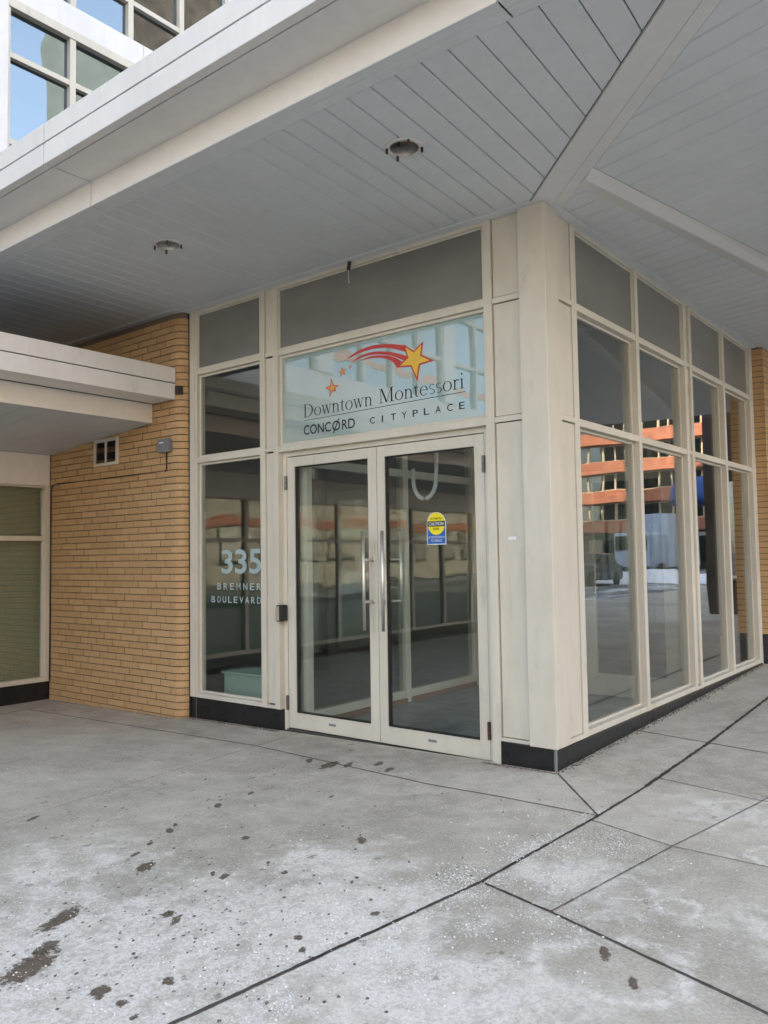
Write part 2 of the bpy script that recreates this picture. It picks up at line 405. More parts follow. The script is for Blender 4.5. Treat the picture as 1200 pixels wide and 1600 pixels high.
filler([(-5.28, -6), (-5.28, -.54), (-2.155, -.475), (-.5, -.645), (.556, -.64)], .009)
filler(J7, .0028)
for q_ in ([(.874, -1.786), (1.0, -.85), (1.15, .09), (1.29, 1.03)], [(.553, -.72), (1.0, -.85), (3.5, -.9)], [(.556, .2), (1.15, .09), (3.5, 0)]): filler(q_, .0055)
filler([(0.02, -.02), (.556, -.64)], .008); filler([(0, 1.27), (.55, 1.17), (1.29, 1.03), (3.5, .8)], .011)

# wet tread marks
wet = MB(); wet_fade = []
def wetspot(x, y, rx, ry, ang, n=20):
    rx *= 1.95; ry *= 1.95; b = len(wet.v); wet.v.append((x, y, gz(x, y)+.0012)); wet_fade.append(1.)
    for lev, fd in ((.5, .5), (1., 0.)):
        for k in range(n):
            a = 2*math.pi*k/n; u, v = rx*lev*math.cos(a), ry*lev*math.sin(a)
            X, Y = x+u*math.cos(ang)-v*math.sin(ang), y+u*math.sin(ang)+v*math.cos(ang)
            wet.v.append((X, Y, gz(X, Y)+.0012)); wet_fade.append(fd)
    for k in range(n):
        k2 = (k+1) % n; wet.f.append((b, b+1+k, b+1+k2)); wet.f.append((b+1+k, b+1+n+k, b+1+n+k2, b+1+k2))
A1 = 2.2
for (x, y, rx, ry) in ((-.567, -2.903, .1, .032), (-.30, -3.17, .11, .05), (-.39, -3.06, .05, .03), (-.758, -2.4, .055, .028), (-.27, -2.648, .026, .02),
    (-.2, -2.656, .035, .016), (.03, -3.116, .035, .024), (-.93, -2.33, .03, .014), (-1.0, -2.2, .022, .012), (-1.082, -2.031, .035, .016), (-1.13, -1.96, .022, .012), (-.676, -1.896, .026, .016),
    (-.384, -2.274, .03, .015), (-.45, -2.28, .022, .008), (-.191, -1.608, .04, .018), (.361, -2.187, .018, .014), (.27, -2.495, .016, .013), (.344, -2.549, .018, .013), (.148, -2.95, .022, .017),
    (.14, -3.112, .02, .014), (.235, -3.133, .016, .01), (1.164, -1.964, .04, .015), (1.312, -2.091, .04, .012), (-1.303, -.613, .09, .035), (-1.2, -.55, .06, .02), (-1.5, -.6, .05, .018),
    (-1.05, -.42, .05, .02), (-.9, -.5, .05, .018), (-1.212, -1.618, .035, .018), (-1.867, -2.323, .04, .014), (-.2, -2.1, .02, .012), (-1.24, -1.35, .03, .012), (1.9, -1.9, .03, .015), (-.8, -1.15, .02, .01)):
    wetspot(x, y, rx, ry, A1+random.uniform(-.4, .4))
for _ in range(230):
    x = random.gauss(-.2, .42); y = random.gauss(-2.75, .35); wetspot(x, y, random.uniform(.003, .009), random.uniform(.002, .006), A1, 8)
for _ in range(70):
    x = random.uniform(-1.9, .5); y = random.uniform(-2.4, -.5); wetspot(x, y, random.uniform(.004, .014), random.uniform(.003, .008), A1, 8)
wo = wet.build('wet_marks', 'wet'); at_ = wo.data.attributes.new('fade', 'FLOAT', 'POINT'); at_.data.foreach_set('value', wet_fade)
tag(wo, 'dark wet tread marks and drips on the salted concrete', 'wet marks', kind='stuff')
# de-icing salt
salt = MB(); OCT = [(1, 0, 0), (-1, 0, 0), (0, 1, 0), (0, -1, 0), (0, 0, 1), (0, 0, -1)]
OF = [(0, 2, 4), (2, 1, 4), (1, 3, 4), (3, 0, 4), (2, 0, 5), (1, 2, 5), (3, 1, 5), (0, 3, 5)]
def grain(x, y, r):
    b = len(salt.v); z = gz(x, y)+r*.35; a = random.uniform(0, 6.28); ca, sa = math.cos(a), math.sin(a)
    kx, ky, kz = random.uniform(.6, 1.2), random.uniform(.6, 1.2), random.uniform(.4, .8)
    for (u, v, t) in OCT: 
        u *= kx; v *= ky; salt.v.append((x+r*(u*ca-v*sa), y+r*(u*sa+v*ca), z+r*t*kz))
    salt.f.extend(tuple(b+i for i in f) for f in OF)
from mathutils import noise as mn
def rs(): return random.uniform(.0011, .0030) if random.random() > .07 else random.uniform(.0034, .0062)
def scatter(n, fx, fy, k=1.):
    while n > 0:
        x, y = fx(), fy(); d = mn.noise((x*2.6, y*2.6, 3.))+.6*mn.noise((x*9, y*9, 7.))
        if random.random() < max(.04, min(1, (d+.25)*k)): grain(x, y, rs()); n -= 1
scatter(5200, lambda: random.gauss(.0, .6), lambda: random.gauss(-2.7, .45))
scatter(5200, lambda: .5+random.gauss(0, .2), lambda: random.uniform(-3.2, -.75))
scatter(1500, lambda: .53+random.gauss(0, .035), lambda: random.uniform(-3.0, -.3), 2.)
scatter(2600, lambda: random.gauss(.75, .24), lambda: random.gauss(-1.75, .38))
scatter(1100, lambda: random.uniform(-3.5, 2.2), lambda: random.uniform(-3.2, -.1))
scatter(1300, lambda: random.gauss(.8, .4), lambda: random.gauss(-1.0, .45))
scatter(600, lambda: random.uniform(.2, 1.8), lambda: random.uniform(-.5, 3))
tag(salt.build('salt_grains', 'salt'), 'white de-icing salt grains strewn over the concrete', 'salt', kind='stuff')
# grit gathered along the foot of the walls
grit = MB(); salt_keep = salt; salt = grit
for _ in range(700):
    y = random.uniform(-.02, 4.8); grain(.018+abs(random.gauss(0, .022)), y, random.uniform(.003, .009))
for _ in range(420):
    x = random.uniform(-3.5, -2.4); grain(x, -.004-abs(random.gauss(0, .02)), random.uniform(.003, .008))
for _ in range(260):
    x = random.uniform(-.5, .03); grain(x, -.03-abs(random.gauss(0, .015)), random.uniform(.003, .007))
for _ in range(300):
    x = random.uniform(-5.6, -3.6); grain(x, -.1-abs(random.gauss(0, .012)), random.uniform(.002, .006))
salt = salt_keep
tag(grit.build('grit_line', 'debris'), 'brown grit and leaf crumbs along the foot of the walls', 'grit', kind='stuff')

# ================================================================== GLAZED ENTRANCE
V = thing('glazed_entrance', (0, 0, 0), 'beige framed glass corner entrance with double doors and tall side windows', 'entrance')
ZT, Z2, Z3, ZS = 3.545, 3.015, 2.2265, .1252
F = 'frame'
def f1(x0, x1, z0, z1, y0=0., y1=.1, name='mullion', mat=F): return bx(name, mat, V, x0, x1, y0, y1, z0, z1)
def f2(y0, y1, z0, z1, x0=0., x1=-.1, name='mullion', mat=F): return bx(name, mat, V, x0, x1, y0, y1, z0, z1)
# door side
f1(-3.519, -3.452, ZS, ZT, .0); f1(-3.4515, -3.425, ZS, ZT, .007)
f1(-2.604, -2.548, ZS, ZT); f1(-2.448, -2.394, ZS, ZT); f1(-.4415, -.379, -.03, ZT)
for z in (Z2, Z3):
    f1(-3.4245, -2.6045, z-.048, z, .004, name='rail'); f1(-2.3935, -.442, z-.048, z, .004, name='rail')
    f1(-2.5475, -2.4485, z-.034, z-.002, .008, .03, name='rail'); f1(-.3785, -.161, z-.04, z-.004, .006, .03, name='rail')
f1(-3.4245, -2.6045, 3.518, ZT, .004, name='rail'); f1(-2.3935, -.442, 3.518, ZT, .004, name='rail')
f1(-3.4245, -2.6045, ZS, .162, .003, name='sill'); f1(-2.5475, -2.4485, ZS, .15, .004, name='sill'); f1(-.3785, -.161, ZS, .158, .004, name='sill')
for (z0, z1) in ((.158, Z3-.042), (Z3-.004, Z2-.042), (Z2-.004, ZT)):
    bx('infill_panel', 'panel', V, -.374, -.16, .016, .04, z0+.004, z1-.004, .004)
    bx('infill_panel', 'panel', V, -2.546, -2.45, .02, .04, z0+.004, z1-.004, .003)
bx('panel_backing', 'gasket', V, -.3785, -.161, .042, .06, ZS, ZT, 0); bx('panel_backing', 'gasket', V, -2.5475, -2.4485, .042, .06, ZS, ZT, 0)
bx('tape_scrap', 'sticker_white', V, -.30, -.245, .0135, .0155, 1.42, 1.44, 0)
# beads round the recessed panes
def bead_y(x0, x1, z0, z1, y0=.036, y1=.06, w=.02, mat=F):
    m = MB().box(x0, x0+w, y0, y1, z0, z1).box(x1-w, x1, y0, y1, z0, z1).box(x0+w, x1-w, y0, y1, z0, z0+w).box(x0+w, x1-w, y0, y1, z1-w, z1); return m.build('glazing_bead', mat, V, .002)
def pane_y(x0, x1, z0, z1, y=.05, mat='glass', name='pane', parent=None): return bx(name, mat, parent or V, x0, x1, y, y+.008, z0, z1, 0)
bead_y(-3.4245, -2.6045, .163, Z3-.049); pane_y(-3.41, -2.61, .17, Z3-.055)
bead_y(-3.4245, -2.6045, Z3+.001, Z2-.049); pane_y(-3.41, -2.61, Z3+.01, Z2-.055)
bead_y(-3.4245, -2.6045, Z2+.001, 3.517, .016, .04, .014); pane_y(-3.418, -2.61, Z2+.006, 3.512, .026, 'spandrel')
bead_y(-2.3935, -.442, Z2+.001, 3.517, .016, .04, .014); pane_y(-2.388, -.448, Z2+.006, 3.512, .026, 'spandrel')
bead_y(-2.3935, -.442, Z3+.001, Z2-.049, .03, .06, .022); sign = pane_y(-2.38, -.455, Z3+.01, Z2-.055, .05, 'sign_film')
tag(sign, 'transom pane lettered with the school name and shooting star')
sidelight = [o for o in V.children if o.name.startswith('pane')][0]
# corner post and window side
MB().prism([(-.16, -.03), (.03, -.03), (.03, .155), (-.09, .155), (-.09, .08), (-.16, .08)], .138, 3.5435).build('corner_post', 'panel', V, .004)
f2(.405, .4796, ZS, ZT); f2(1.53, 1.59, ZS, ZT); f2(2.655, 2.715, ZS, ZT); f2(2.80, 2.858, ZS, ZT); f2(3.80, 3.86, ZS, ZT); f2(4.765, 4.835, ZS, ZT)
spans = ((.48, 1.5295), (1.5905, 2.6545), (2.8585, 3.7995), (3.8605, 4.7645))
def pane_x(y0, y1, z0, z1, x, mat='glass'): return bx('pane', mat, V, x-.008, x, y0, y1, z0, z1, 0)
def bead_x(y0, y1, z0, z1, x0, x1, w):
    m = MB().box(x1, x0, y0, y0+w, z0, z1).box(x1, x0, y1-w, y1, z0, z1).box(x1, x0, y0+w, y1-w, z0, z0+w).box(x1, x0, y0+w, y1-w, z1-w, z1); return m.build('glazing_bead', F, V, .002)
for (a, b) in spans:
    for z in (Z2, Z3): f2(a, b, z-.048, z, -.004, name='rail')
    f2(a, b, 3.518, ZT, -.004, name='rail'); f2(a, b, ZS, .165, -.004, name='sill')
    bead_x(a, b, .166, Z3-.049, -.048, -.075, .018); pane_x(a+.01, b-.01, .176, Z3-.056, -.06)
    bead_x(a, b, Z3+.001, Z2-.049, -.048, -.075, .018); pane_x(a+.01, b-.01, Z3+.01, Z2-.056, -.06)
    bead_x(a, b, Z2+.001, 3.517, -.02, -.045, .012); pane_x(a+.008, b-.008, Z2+.006, 3.512, -.03, 'spandrel')
for z in (Z2, Z3):
    f2(.156, .4045, z-.04, z-.004, .008, -.02, name='rail'); f2(2.7155, 2.7995, z-.034, z-.002, -.006, -.03, name='rail')
f2(.156, .4045, ZS+.005, .16, .01, -.02, name='sill'); f2(2.7155, 2.7995, ZS, .15, -.003, -.03, name='sill')
for (z0, z1) in ((.158, Z3-.042), (Z3-.004, Z2-.042), (Z2-.004, ZT)):
    bx('infill_panel', 'panel', V, -.03, -.006, .156, .399, z0+.004, z1-.004, .004)
    bx('infill_panel', 'panel', V, -.04, -.02, 2.717, 2.798, z0+.004, z1-.004, .003)
bx('panel_backing', 'gasket', V, -.06, -.032, .156, .4045, ZS, ZT, 0); bx('panel_backing', 'gasket', V, -.06, -.042, 2.7155, 2.7995, ZS, ZT, 0)
# black stone plinth
bx('plinth', 'plinth', V, -3.512, -3.462, .012, .1, -.16, ZS-.002, .002); bx('plinth', 'plinth', V, -3.452, -2.40, .014, .1, -.16, ZS-.002, .002)
bx('plinth_seam', 'grey_box', V, -3.462, -3.452, .018, .1, -.16, ZS-.004, 0)
bx('plinth', 'plinth', V, -.378, -.0065, -.008, .1, -.1, .137, .003); bx('plinth_corner', 'grey_box', V, -.006, .01, -.0085, .008, -.1, .137, .002)
bx('plinth', 'plinth', V, -.1, .0095, .0085, 2.4, -.1, ZS-.002, .003); bx('plinth', 'plinth', V, -.1, .0085, 2.403, 4.835, -.1, ZS-.002, .003)
# doors
DY = .055
f1(-2.3935, -2.352, -.04, 2.14, DY-.003, .12, 'door_jamb'); f1(-.4905, -.442, -.03, 2.14, DY-.003, .12, 'door_jamb'); f1(-2.3935, -.442, 2.1405, 2.1780, DY-.003, .12, 'door_head')
bx('threshold', 'steel_dark', V, -2.352, -.4905, .03, .14, -.06, -.022, .003)
bx('door_rebate', 'gasket', V, -2.352, -.4905, .105, .119, 2.10, 2.1404, 0)
def door(x0, x1, gx0, gx1, bar_x, mount_x, hinge_x, label):
    d = MB()
    z0, z1, g0, g1, y0, y1 = -.016, 2.134, .107, 2.055, DY, DY+.045
    d.box(x0, gx0, y0, y1, z0, z1).box(gx1, x1, y0, y1, z0, z1).box(gx0, gx1, y0, y1, z0, g0).box(gx0, gx1, y0, y1, g1, z1)
    o = d.build('door', F, V, .0025); tag(o, label)
    m = MB(); w = .007
    m.box(gx0, gx0+w, y0+.006, y1, g0, g1).box(gx1-w, gx1, y0+.006, y1, g0, g1).box(gx0+w, gx1-w, y0+.006, y1, g0, g0+w).box(gx0+w, gx1-w, y0+.006, y1, g1-w, g1)
    m.build('gasket', 'gasket', o)
    # rail seams: thin raised glazing stop
    s = MB(); q = .012
    s.box(gx0-q, gx0-.0005, y0-.003, y0+.01, g0-q, g1+q).box(gx1+.0005, gx1+q, y0-.003, y0+.01, g0-q, g1+q).box(gx0, gx1, y0-.003, y0+.01, g0-q, g0-.0005).box(gx0, gx1, y0-.003, y0+.01, g1+.0005, g1+q)
    s.build('glazing_stop', F, o, .001)
    pane_y(gx0+.001, gx1-.001, g0+.001, g1-.001, y0+.02, 'glass', 'pane', o)
    for (yb, mat, bx_, ys) in ((-.055, 'steel', bar_x, (y0, -.055)), (.175, 'steel', bar_x-.012, (y1, .175))):
        h = MB().tube([(bx_, yb, .795), (bx_, yb, 1.508)], .0115, 16)
        for z in (1.302, .998):
            h.tube([(mount_x, ys[0], z), (bx_, yb, z)], .0105, 12); h.tube([(mount_x, ys[0], z), (mount_x, ys[0]+(.006 if yb > 0 else -.006), z)], .016, 16)
        h.build('handle', mat, o, 0, True)
    for z in (1.93, .18):
        h = MB()
        for k in range(3): h.tube([(hinge_x, y0-.013, z-.057+.0385*k), (hinge_x, y0-.013, z-.057+.0385*k+.036)], .0115, 12)
        h.build('hinge', 'rust' if (z < 1 and hinge_x > -1) else 'steel_dark', o, 0)
    xm = (x0+x1)/2
    bx('label_plate', 'grey_box', o, xm-.035, xm+.035, y0-.002, y0-.0001, .045, .063, 0)
    return o
d1 = door(-2.348, -1.4205, -2.262, -1.50, -1.462, -1.462, -2.3505, 'left glazed door leaf with straight steel pull bar')
d2 = door(-1.4155, -.4945, -1.341, -.57, -1.287, -1.372, -.4925, 'right glazed door leaf with yellow and blue caution sticker')
MB().tube([(-1.39, DY, .92), (-1.39, DY-.012, .92)], .016, 18).build('lock_cylinder', 'steel', d2, .001)

# ------------------------------------------------------------------ lettering
def to_wall(polys, y, thick=.0006):
    m = MB()
    for p in polys: m.wallpoly(p, y-thick, y)
    return m
def ring(cx, cy, rx, ry, tx, ty, a0=0, a1=360, n=28):
    out = []
    for k in range(n):
        a, b = R(a0+(a1-a0)*k/n), R(a0+(a1-a0)*(k+1)/n)
        P = lambda t, x, y: (cx+x*math.cos(t), cy+y*math.sin(t))
        out.append([P(a, rx, ry), P(b, rx, ry), P(b, rx-tx, ry-ty), P(a, rx-tx, ry-ty)])
    return out
def rc(x0, y0, x1, y1): return [[(x0, y0), (x1, y0), (x1, y1), (x0, y1)]]
def st(xa, ya, xb, yb, w): return [[(xa, ya), (xa+w, ya), (xb+w, yb), (xb, yb)]]
GL = {
 'D': (rc(.2, 0, .36, 1.5)+rc(.02, 0, .5, .05)+rc(.02, 1.45, .5, 1.5)+ring(.45, .75, .95, .75, .19, .05, -90, 90), 1.55),
 'o': (ring(.5, .48, .48, .5, .14, .045), 1.05),
 'w': (st(.1, 1, .38, 0, .14)+st(.42, 0, .68, 1, .05)+st(.6, 1, .9, 0, .14)+st(.95, 0, 1.2, 1, .05)+rc(-.02, .95, .36, 1)+rc(1.06, .95, 1.36, 1)+rc(.5, .95, .84, 1), 1.42),
 'n': (rc(.17, 0, .3, .98)+rc(.02, 0, .45, .045)+st(.02, .9, .17, .98, .13)+ring(.53, .6, .36, .38, .13, .07, 0, 170)+rc(.76, 0, .89, .62)+rc(.62, 0, 1.04, .045), 1.12),
 't': (rc(.2, .2, .33, 1.02)+rc(.02, .92, .58, .97)+[[(.2, .97), (.33, .97), (.33, 1.3)]]+ring(.42, .22, .22, .24, .13, .06, 180, 300), .68),
 'M': (rc(.2, 0, .26, 1.5)+rc(.02, 0, .46, .05)+rc(.02, 1.45, .36, 1.5)+st(.2, 1.5, .82, 0, .18)+st(.86, 0, 1.42, 1.5, .06)+rc(1.4, 0, 1.58, 1.5)+rc(1.24, 0, 1.78, .05)+rc(1.46, 1.45, 1.78, 1.5), 1.86),
 'e': (ring(.46, .48, .44, .5, .13, .045, 0, 318)+rc(.1, .54, .88, .585), .98),
 's': (ring(.38, .73, .29, .25, .09, .05, 40, 270)+ring(.38, .25, .3, .26, .1, .05, -140, 90), .76),
 'r': (rc(.17, 0, .3, .98)+rc(.02, 0, .46, .045)+st(.02, .9, .17, .98, .13)+ring(.5, .68, .24, .3, .1, .08, 35, 160), .74),
 'i': (rc(.17, 0, .3, .98)+rc(.02, 0, .45, .045)+st(.02, .9, .17, .98, .13)+ring(.235, 1.42, .09, .09, .09, .09, 0, 360, 12), .55)}
def serif(word):
    out = []; x = 0
    for ch in word:
        g_, ad = GL[ch]; out += [[(px+x, py) for px, py in p] for p in g_]; x += ad
    return out, x-.05
def fit(polys, wid, hei, x0, x1, z0, z1, skew=0.):
    return [[(x0+px/wid*(x1-x0), z0+py/hei*(z1-z0)+skew*px/wid) for px, py in p] for p in polys]
LY = .0495
for word, x0, x1, z0 in (('Downtown', -2.153, -1.44, 2.436), ('Montessori', -1.378, -.632, 2.449)):
    p, wd = serif(word); to_wall(fit(p, wd, 1.5, x0, x1, z0, z0+.106, .01), LY).build('lettering', 'navy', sign)
MB().wallpoly([(-2.145, 2.409), (-.626, 2.432), (-.626, 2.436), (-2.145, 2.413)], LY-.0006, LY).build('rule_line', 'navy', sign)
def sans(body, x0, x1, z0, z1, y, mat, parent, name='lettering', off=0., space=1.):
    cu = bpy.data.curves.new('t', 'FONT'); cu.body = body; cu.size = 1; cu.offset = off; cu.space_character = space; cu.resolution_u = 6
    o = bpy.data.objects.new('t', cu); COL.objects.link(o); bpy.context.view_layer.update()
    me0 = o.evaluated_get(bpy.context.evaluated_depsgraph_get()).to_mesh()
    vs_ = [v.co.copy() for v in me0.vertices]; fs = [tuple(p.vertices) for p in me0.polygons]
    bpy.data.objects.remove(o); 
    xs = [v.x for v in vs_]; ys = [v.y for v in vs_]; ax, bx_, ay, by = min(xs), max(xs), min(ys), max(ys)
    me = bpy.data.meshes.new(name)
    me.from_pydata([(x0+(v.x-ax)/(bx_-ax)*(x1-x0), y, z0+(v.y-ay)/(by-ay)*(z1-z0)) for v in vs_], [], fs); me.materials.append(M[mat])
    r = bpy.data.objects.new(name, me); COL.objects.link(r); attach(r, parent); return r
sans('CONC', -2.15, -1.86, 2.296, 2.373, LY-.0006, 'navy', sign, off=.012); sans('O', -1.845, -1.762, 2.296, 2.373, LY-.0006, 'navy', sign, off=.012); sans('RD', -1.745, -1.614, 2.297, 2.372, LY-.0006, 'navy', sign, off=.012)
MB().wallpoly([(-1.84, 2.278), (-1.828, 2.278), (-1.767, 2.388), (-1.779, 2.388)], LY-.0014, LY-.0008).build('slashed_letter_stroke', 'navy', sign)
for k, ch in enumerate('CITYPLACE'):
    x = -1.467+.0985*k; wd = .012 if ch == 'I' else .046
    if ch == 'I': x += .014
    sans(ch, x, x+wd, 2.308+.0012*k, 2.357+.0012*k, LY-.0006, 'navy', sign, off=.004)
star = [(-0.968, 2.844), (-0.879, 2.687), (-1.026, 2.558), (-1.215, 2.691), (-1.148, 2.853)]
def starpoly(pts, k=.43):
    c = Vector((sum(p[0] for p in pts)/5, sum(p[1] for p in pts)/5)); out = []
    for i in range(5):
        a, b = Vector(pts[i]), Vector(pts[(i+1) % 5]); out.append(tuple(a)); mid = (a+b)/2; out.append(tuple(c+(mid-c)*k*1.15))
    return out, c
def fan(poly, c, y, mat, name, sc=1., parent=None):
    m = MB(); P = [tuple(c+(Vector(p)-c)*sc) for p in poly]
    for i in range(len(P)): m.wallpoly([tuple(c), P[i], P[(i+1) % len(P)]], y-.0005, y)
    return m.build(name, mat, parent or sign)
sp, sc_ = starpoly(star); fan(sp, sc_, LY, 'red', 'star_outline'); fan(sp, sc_, LY-.0012, 'yellow', 'star', .78)
tails = [([(-1.707, 2.823), (-1.588, 2.872), (-1.442, 2.892), (-1.28, 2.876), (-1.125, 2.839)], [(-1.696, 2.826), (-1.567, 2.855), (-1.432, 2.864), (-1.281, 2.846), (-1.097, 2.78)]),
 ([(-1.642, 2.804), (-1.525, 2.839), (-1.402, 2.842), (-1.262, 2.813), (-1.104, 2.757)], [(-1.632, 2.803), (-1.515, 2.821), (-1.402, 2.819), (-1.262, 2.787), (-1.127, 2.722)]),
 ([(-1.558, 2.799), (-1.443, 2.815), (-1.322, 2.799), (-1.223, 2.766), (-1.146, 2.715)], [(-1.553, 2.796), (-1.433, 2.797), (-1.322, 2.776), (-1.244, 2.734), (-1.205, 2.686)])]
def smoothc(p):
    out = []
    for i in range(len(p)-1):
        p0, p1, p2, p3 = p[max(i-1, 0)], p[i], p[i+1], p[min(i+2, len(p)-1)]
        for k in range(6):
            t = k/6; out.append(tuple(.5*((2*p1[j])+(-p0[j]+p2[j])*t+(2*p0[j]-5*p1[j]+4*p2[j]-p3[j])*t*t+(-p0[j]+3*p1[j]-3*p2[j]+p3[j])*t**3) for j in (0, 1)))
    return out+[p[-1]]
for a, b in tails:
    A, Bq = smoothc(a), smoothc(b); m = MB()
    for i in range(len(A)-1): m.wallpoly([A[i], A[i+1], Bq[i+1], Bq[i]], LY+.0002, LY+.0004)
    for v in range(len(m.v)): pass
    o = m.build('star_tail', 'red', sign)
for pts in ([(-1.856, 2.706), (-1.781, 2.689), (-1.769, 2.598), (-1.865, 2.562), (-1.915, 2.642)],):
    p, c = starpoly([(-1.852, 2.71), (-1.765, 2.64), (-1.80, 2.60), (-1.868, 2.563), (-1.915, 2.642)]); fan(p, c, LY, 'red', 'star_outline'); fan(p, c, LY-.0012, 'orange', 'star', .75)
for cx, cz, r in ((-1.734, 2.742, .043), (-1.654, 2.765, .018)):
    p, c = starpoly([(cx+r*math.cos(R(98-72*i)), cz+r*math.sin(R(98-72*i))) for i in range(5)]); fan(p, c, LY, 'red', 'star_outline'); fan(p, c, LY-.0012, 'orange', 'star', .72)
for ch, x0, x1 in (('3', -3.151, -3.006), ('3', -2.975, -2.831), ('5', -2.798, -2.654)): sans(ch, x0, x1, 1.199, 1.405, LY, 'white_vinyl', sidelight, off=.02)
def spaced(word, x0, x1, z0, z1, y, mat, parent, wr=.62, off=.012):
    n = len(word); pitch = (x1-x0)/(n-1+wr)
    for k, ch in enumerate(word): sans(ch, x0+k*pitch, x0+k*pitch+pitch*wr, z0, z1, y, mat, parent, off=off)
spaced('BREMNER', -3.209, -2.655, 1.064, 1.12, LY, 'white_vinyl', sidelight); spaced('BOULEVARD', -3.284, -2.657, .951, 1.006, LY, 'white_vinyl', sidelight, .66)
# caution sticker on the right leaf
sy = DY+.0195
def arch(x0, x1, z0, zc, zt, n=20): 
    cx, rx = (x0+x1)/2, (x1-x0)/2
    return [(x0, z0), (x1, z0)]+[(cx+rx*math.cos(math.pi*k/n), zc+(zt-zc)*math.sin(math.pi*k/n)) for k in range(n+1)]
sx = -.006
stk = MB().wallpoly(arch(-.985, -.823, 1.402, 1.545, 1.628), sy-.0006, sy).build('sticker', 'sticker_white', d2)
MB().wallpoly([(-.979, 1.408), (-.829, 1.408), (-.829, 1.545), (-.979, 1.545)], sy-.0012, sy-.0007).build('sticker_field', 'sticker_blue', d2)
MB().wallpoly([(-.904+.073*math.cos(2*math.pi*k/32), 1.547+.078*math.sin(2*math.pi*k/32)) for k in range(32)], sy-.0020, sy-.0014).build('sticker_disc', 'sticker_yellow', d2)
MB().wallpoly([(-.979, 1.528), (-.829, 1.528), (-.829, 1.566), (-.979, 1.566)], sy-.0028, sy-.0022).build('sticker_band', 'black', d2)
ty = sy-.0034
sans('CAUTION', -.966, -.842, 1.535, 1.559, ty, 'sticker_white', d2, off=.02); sans('AUTOMATIC', -.951, -.857, 1.576, 1.591, ty, 'black', d2, off=.012); sans('DOOR', -.93, -.878, 1.502, 1.52, ty, 'black', d2, off=.012)
sans('ACTIVATE SWITCH', -.972, -.836, 1.446, 1.461, ty, 'sticker_white', d2, off=.012); sans('TO OPERATE', -.952, -.856, 1.422, 1.437, ty, 'sticker_white', d2, off=.012)

# door switch on the left jamb
t = thing('door_switch', (-2.37, -.01, .82), 'small black and steel door switch box on the left door jamb', 'switch')
bx('body', 'black', t, -2.392, -2.345, -.045, .052, .822, .954, .012); bx('face_plate', 'steel', t, -2.388, -2.35, -.049, -.0455, .832, .944, .0015)

# ================================================================== INSIDE
tag(MB().box(-5.7, -.11, .125, 9, -.1, -.012).build('vestibule_floor', 'floor'), kind='structure')
tag(MB().box(-5.7, -.11, .11, 9, 3.48, 3.53).build('inner_ceiling', 'ceiling'), kind='structure')
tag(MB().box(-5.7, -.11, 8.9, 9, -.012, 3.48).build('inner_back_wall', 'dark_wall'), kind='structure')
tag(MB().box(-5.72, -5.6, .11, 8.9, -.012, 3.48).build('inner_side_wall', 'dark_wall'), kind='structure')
tag(MB().box(-2.2, -1.05, 2.72, 2.80, -.012, 3.48).box(-1.05, -.15, 2.72, 2.80, 2.12, 3.48).box(-.15, -.11, 2.72, 2.80, -.012, 3.48).build('vestibule_wall', 'inner_wall'), kind='structure')
t = thing('inner_screen', (-2.25, 1.4, 0), 'inner glazed beige screen seen through the entrance doors', 'glass screen')
for (a, b) in ((.14, .20), (1.42, 1.50), (2.60, 2.70)): bx('mullion', F, t, -2.29, -2.21, a, b, -.011, 3.47)
for (a, b) in ((.2005, 1.4195), (1.5005, 2.5995)):
    bx('rail', F, t, -2.285, -2.215, a, b, .03, .10); bx('rail', F, t, -2.285, -2.215, a, b, 2.06, 2.13); bx('base_board', 'wood', t, -2.28, -2.19, a, b, -.011, .0295)
    bx('pane', 'glass', t, -2.254, -2.246, a, b, .1005, 2.0595, 0); bx('pane', 'glass', t, -2.254, -2.246, a, b, 2.1305, 3.47, 0)
t = thing('inner_door', (-.6, 2.7, 0), 'beige inner door in the back wall of the vestibule', 'door')
MB().box(-1.045, -.93, 2.70, 2.75, 0, 2.11).box(-.27, -.155, 2.70, 2.75, 0, 2.11).box(-.93, -.27, 2.70, 2.75, 0, .2).box(-.93, -.27, 2.70, 2.75, 2.0, 2.11).build('leaf', F, t, .002)
bx('pane', 'glass', t, -.93, -.27, 2.72, 2.728, .2, 2.0, 0); MB().tube([(-.9, 2.65, .95), (-.9, 2.65, 1.25)], .012).tube([(-.9, 2.65, 1.0), (-.9, 2.70, 1.0)], .008).tube([(-.9, 2.65, 1.2), (-.9, 2.70, 1.2)], .008).build('handle', 'steel', t)
t = thing('low_cabinet', (-2.9, .5, 0), 'pale mint low cabinet behind the numbered side window', 'cabinet')
bx('carcass', 'mint', t, -3.42, -2.64, .30, .62, .02, .30, .006); bx('top', 'mint', t, -3.44, -2.62, .28, .64, .301, .32, .004); bx('toe_kick', 'black', t, -3.4, -2.66, .34, .6, -.011, .019, 0)
pts = [(-1.34, .4, 2.02+.0)]; lp = []
for k in range(25):
    a = math.pi*(1+k/24); lp.append((-1.232+.105*math.cos(a), .4, 1.90+.145*math.sin(a)))
lp = [(-1.337, .4, 1.99)]+lp+[(-1.122, .4, 2.0), (-1.12, .41, 2.2), (-1.12, .42, 2.6), (-1.12, .42, 3.48)]
tag(MB().tube(lp, .016, 10).build('hanging_cable', 'cable', smooth=True), 'pale sleeved cable loop hanging inside the right door', 'cable')

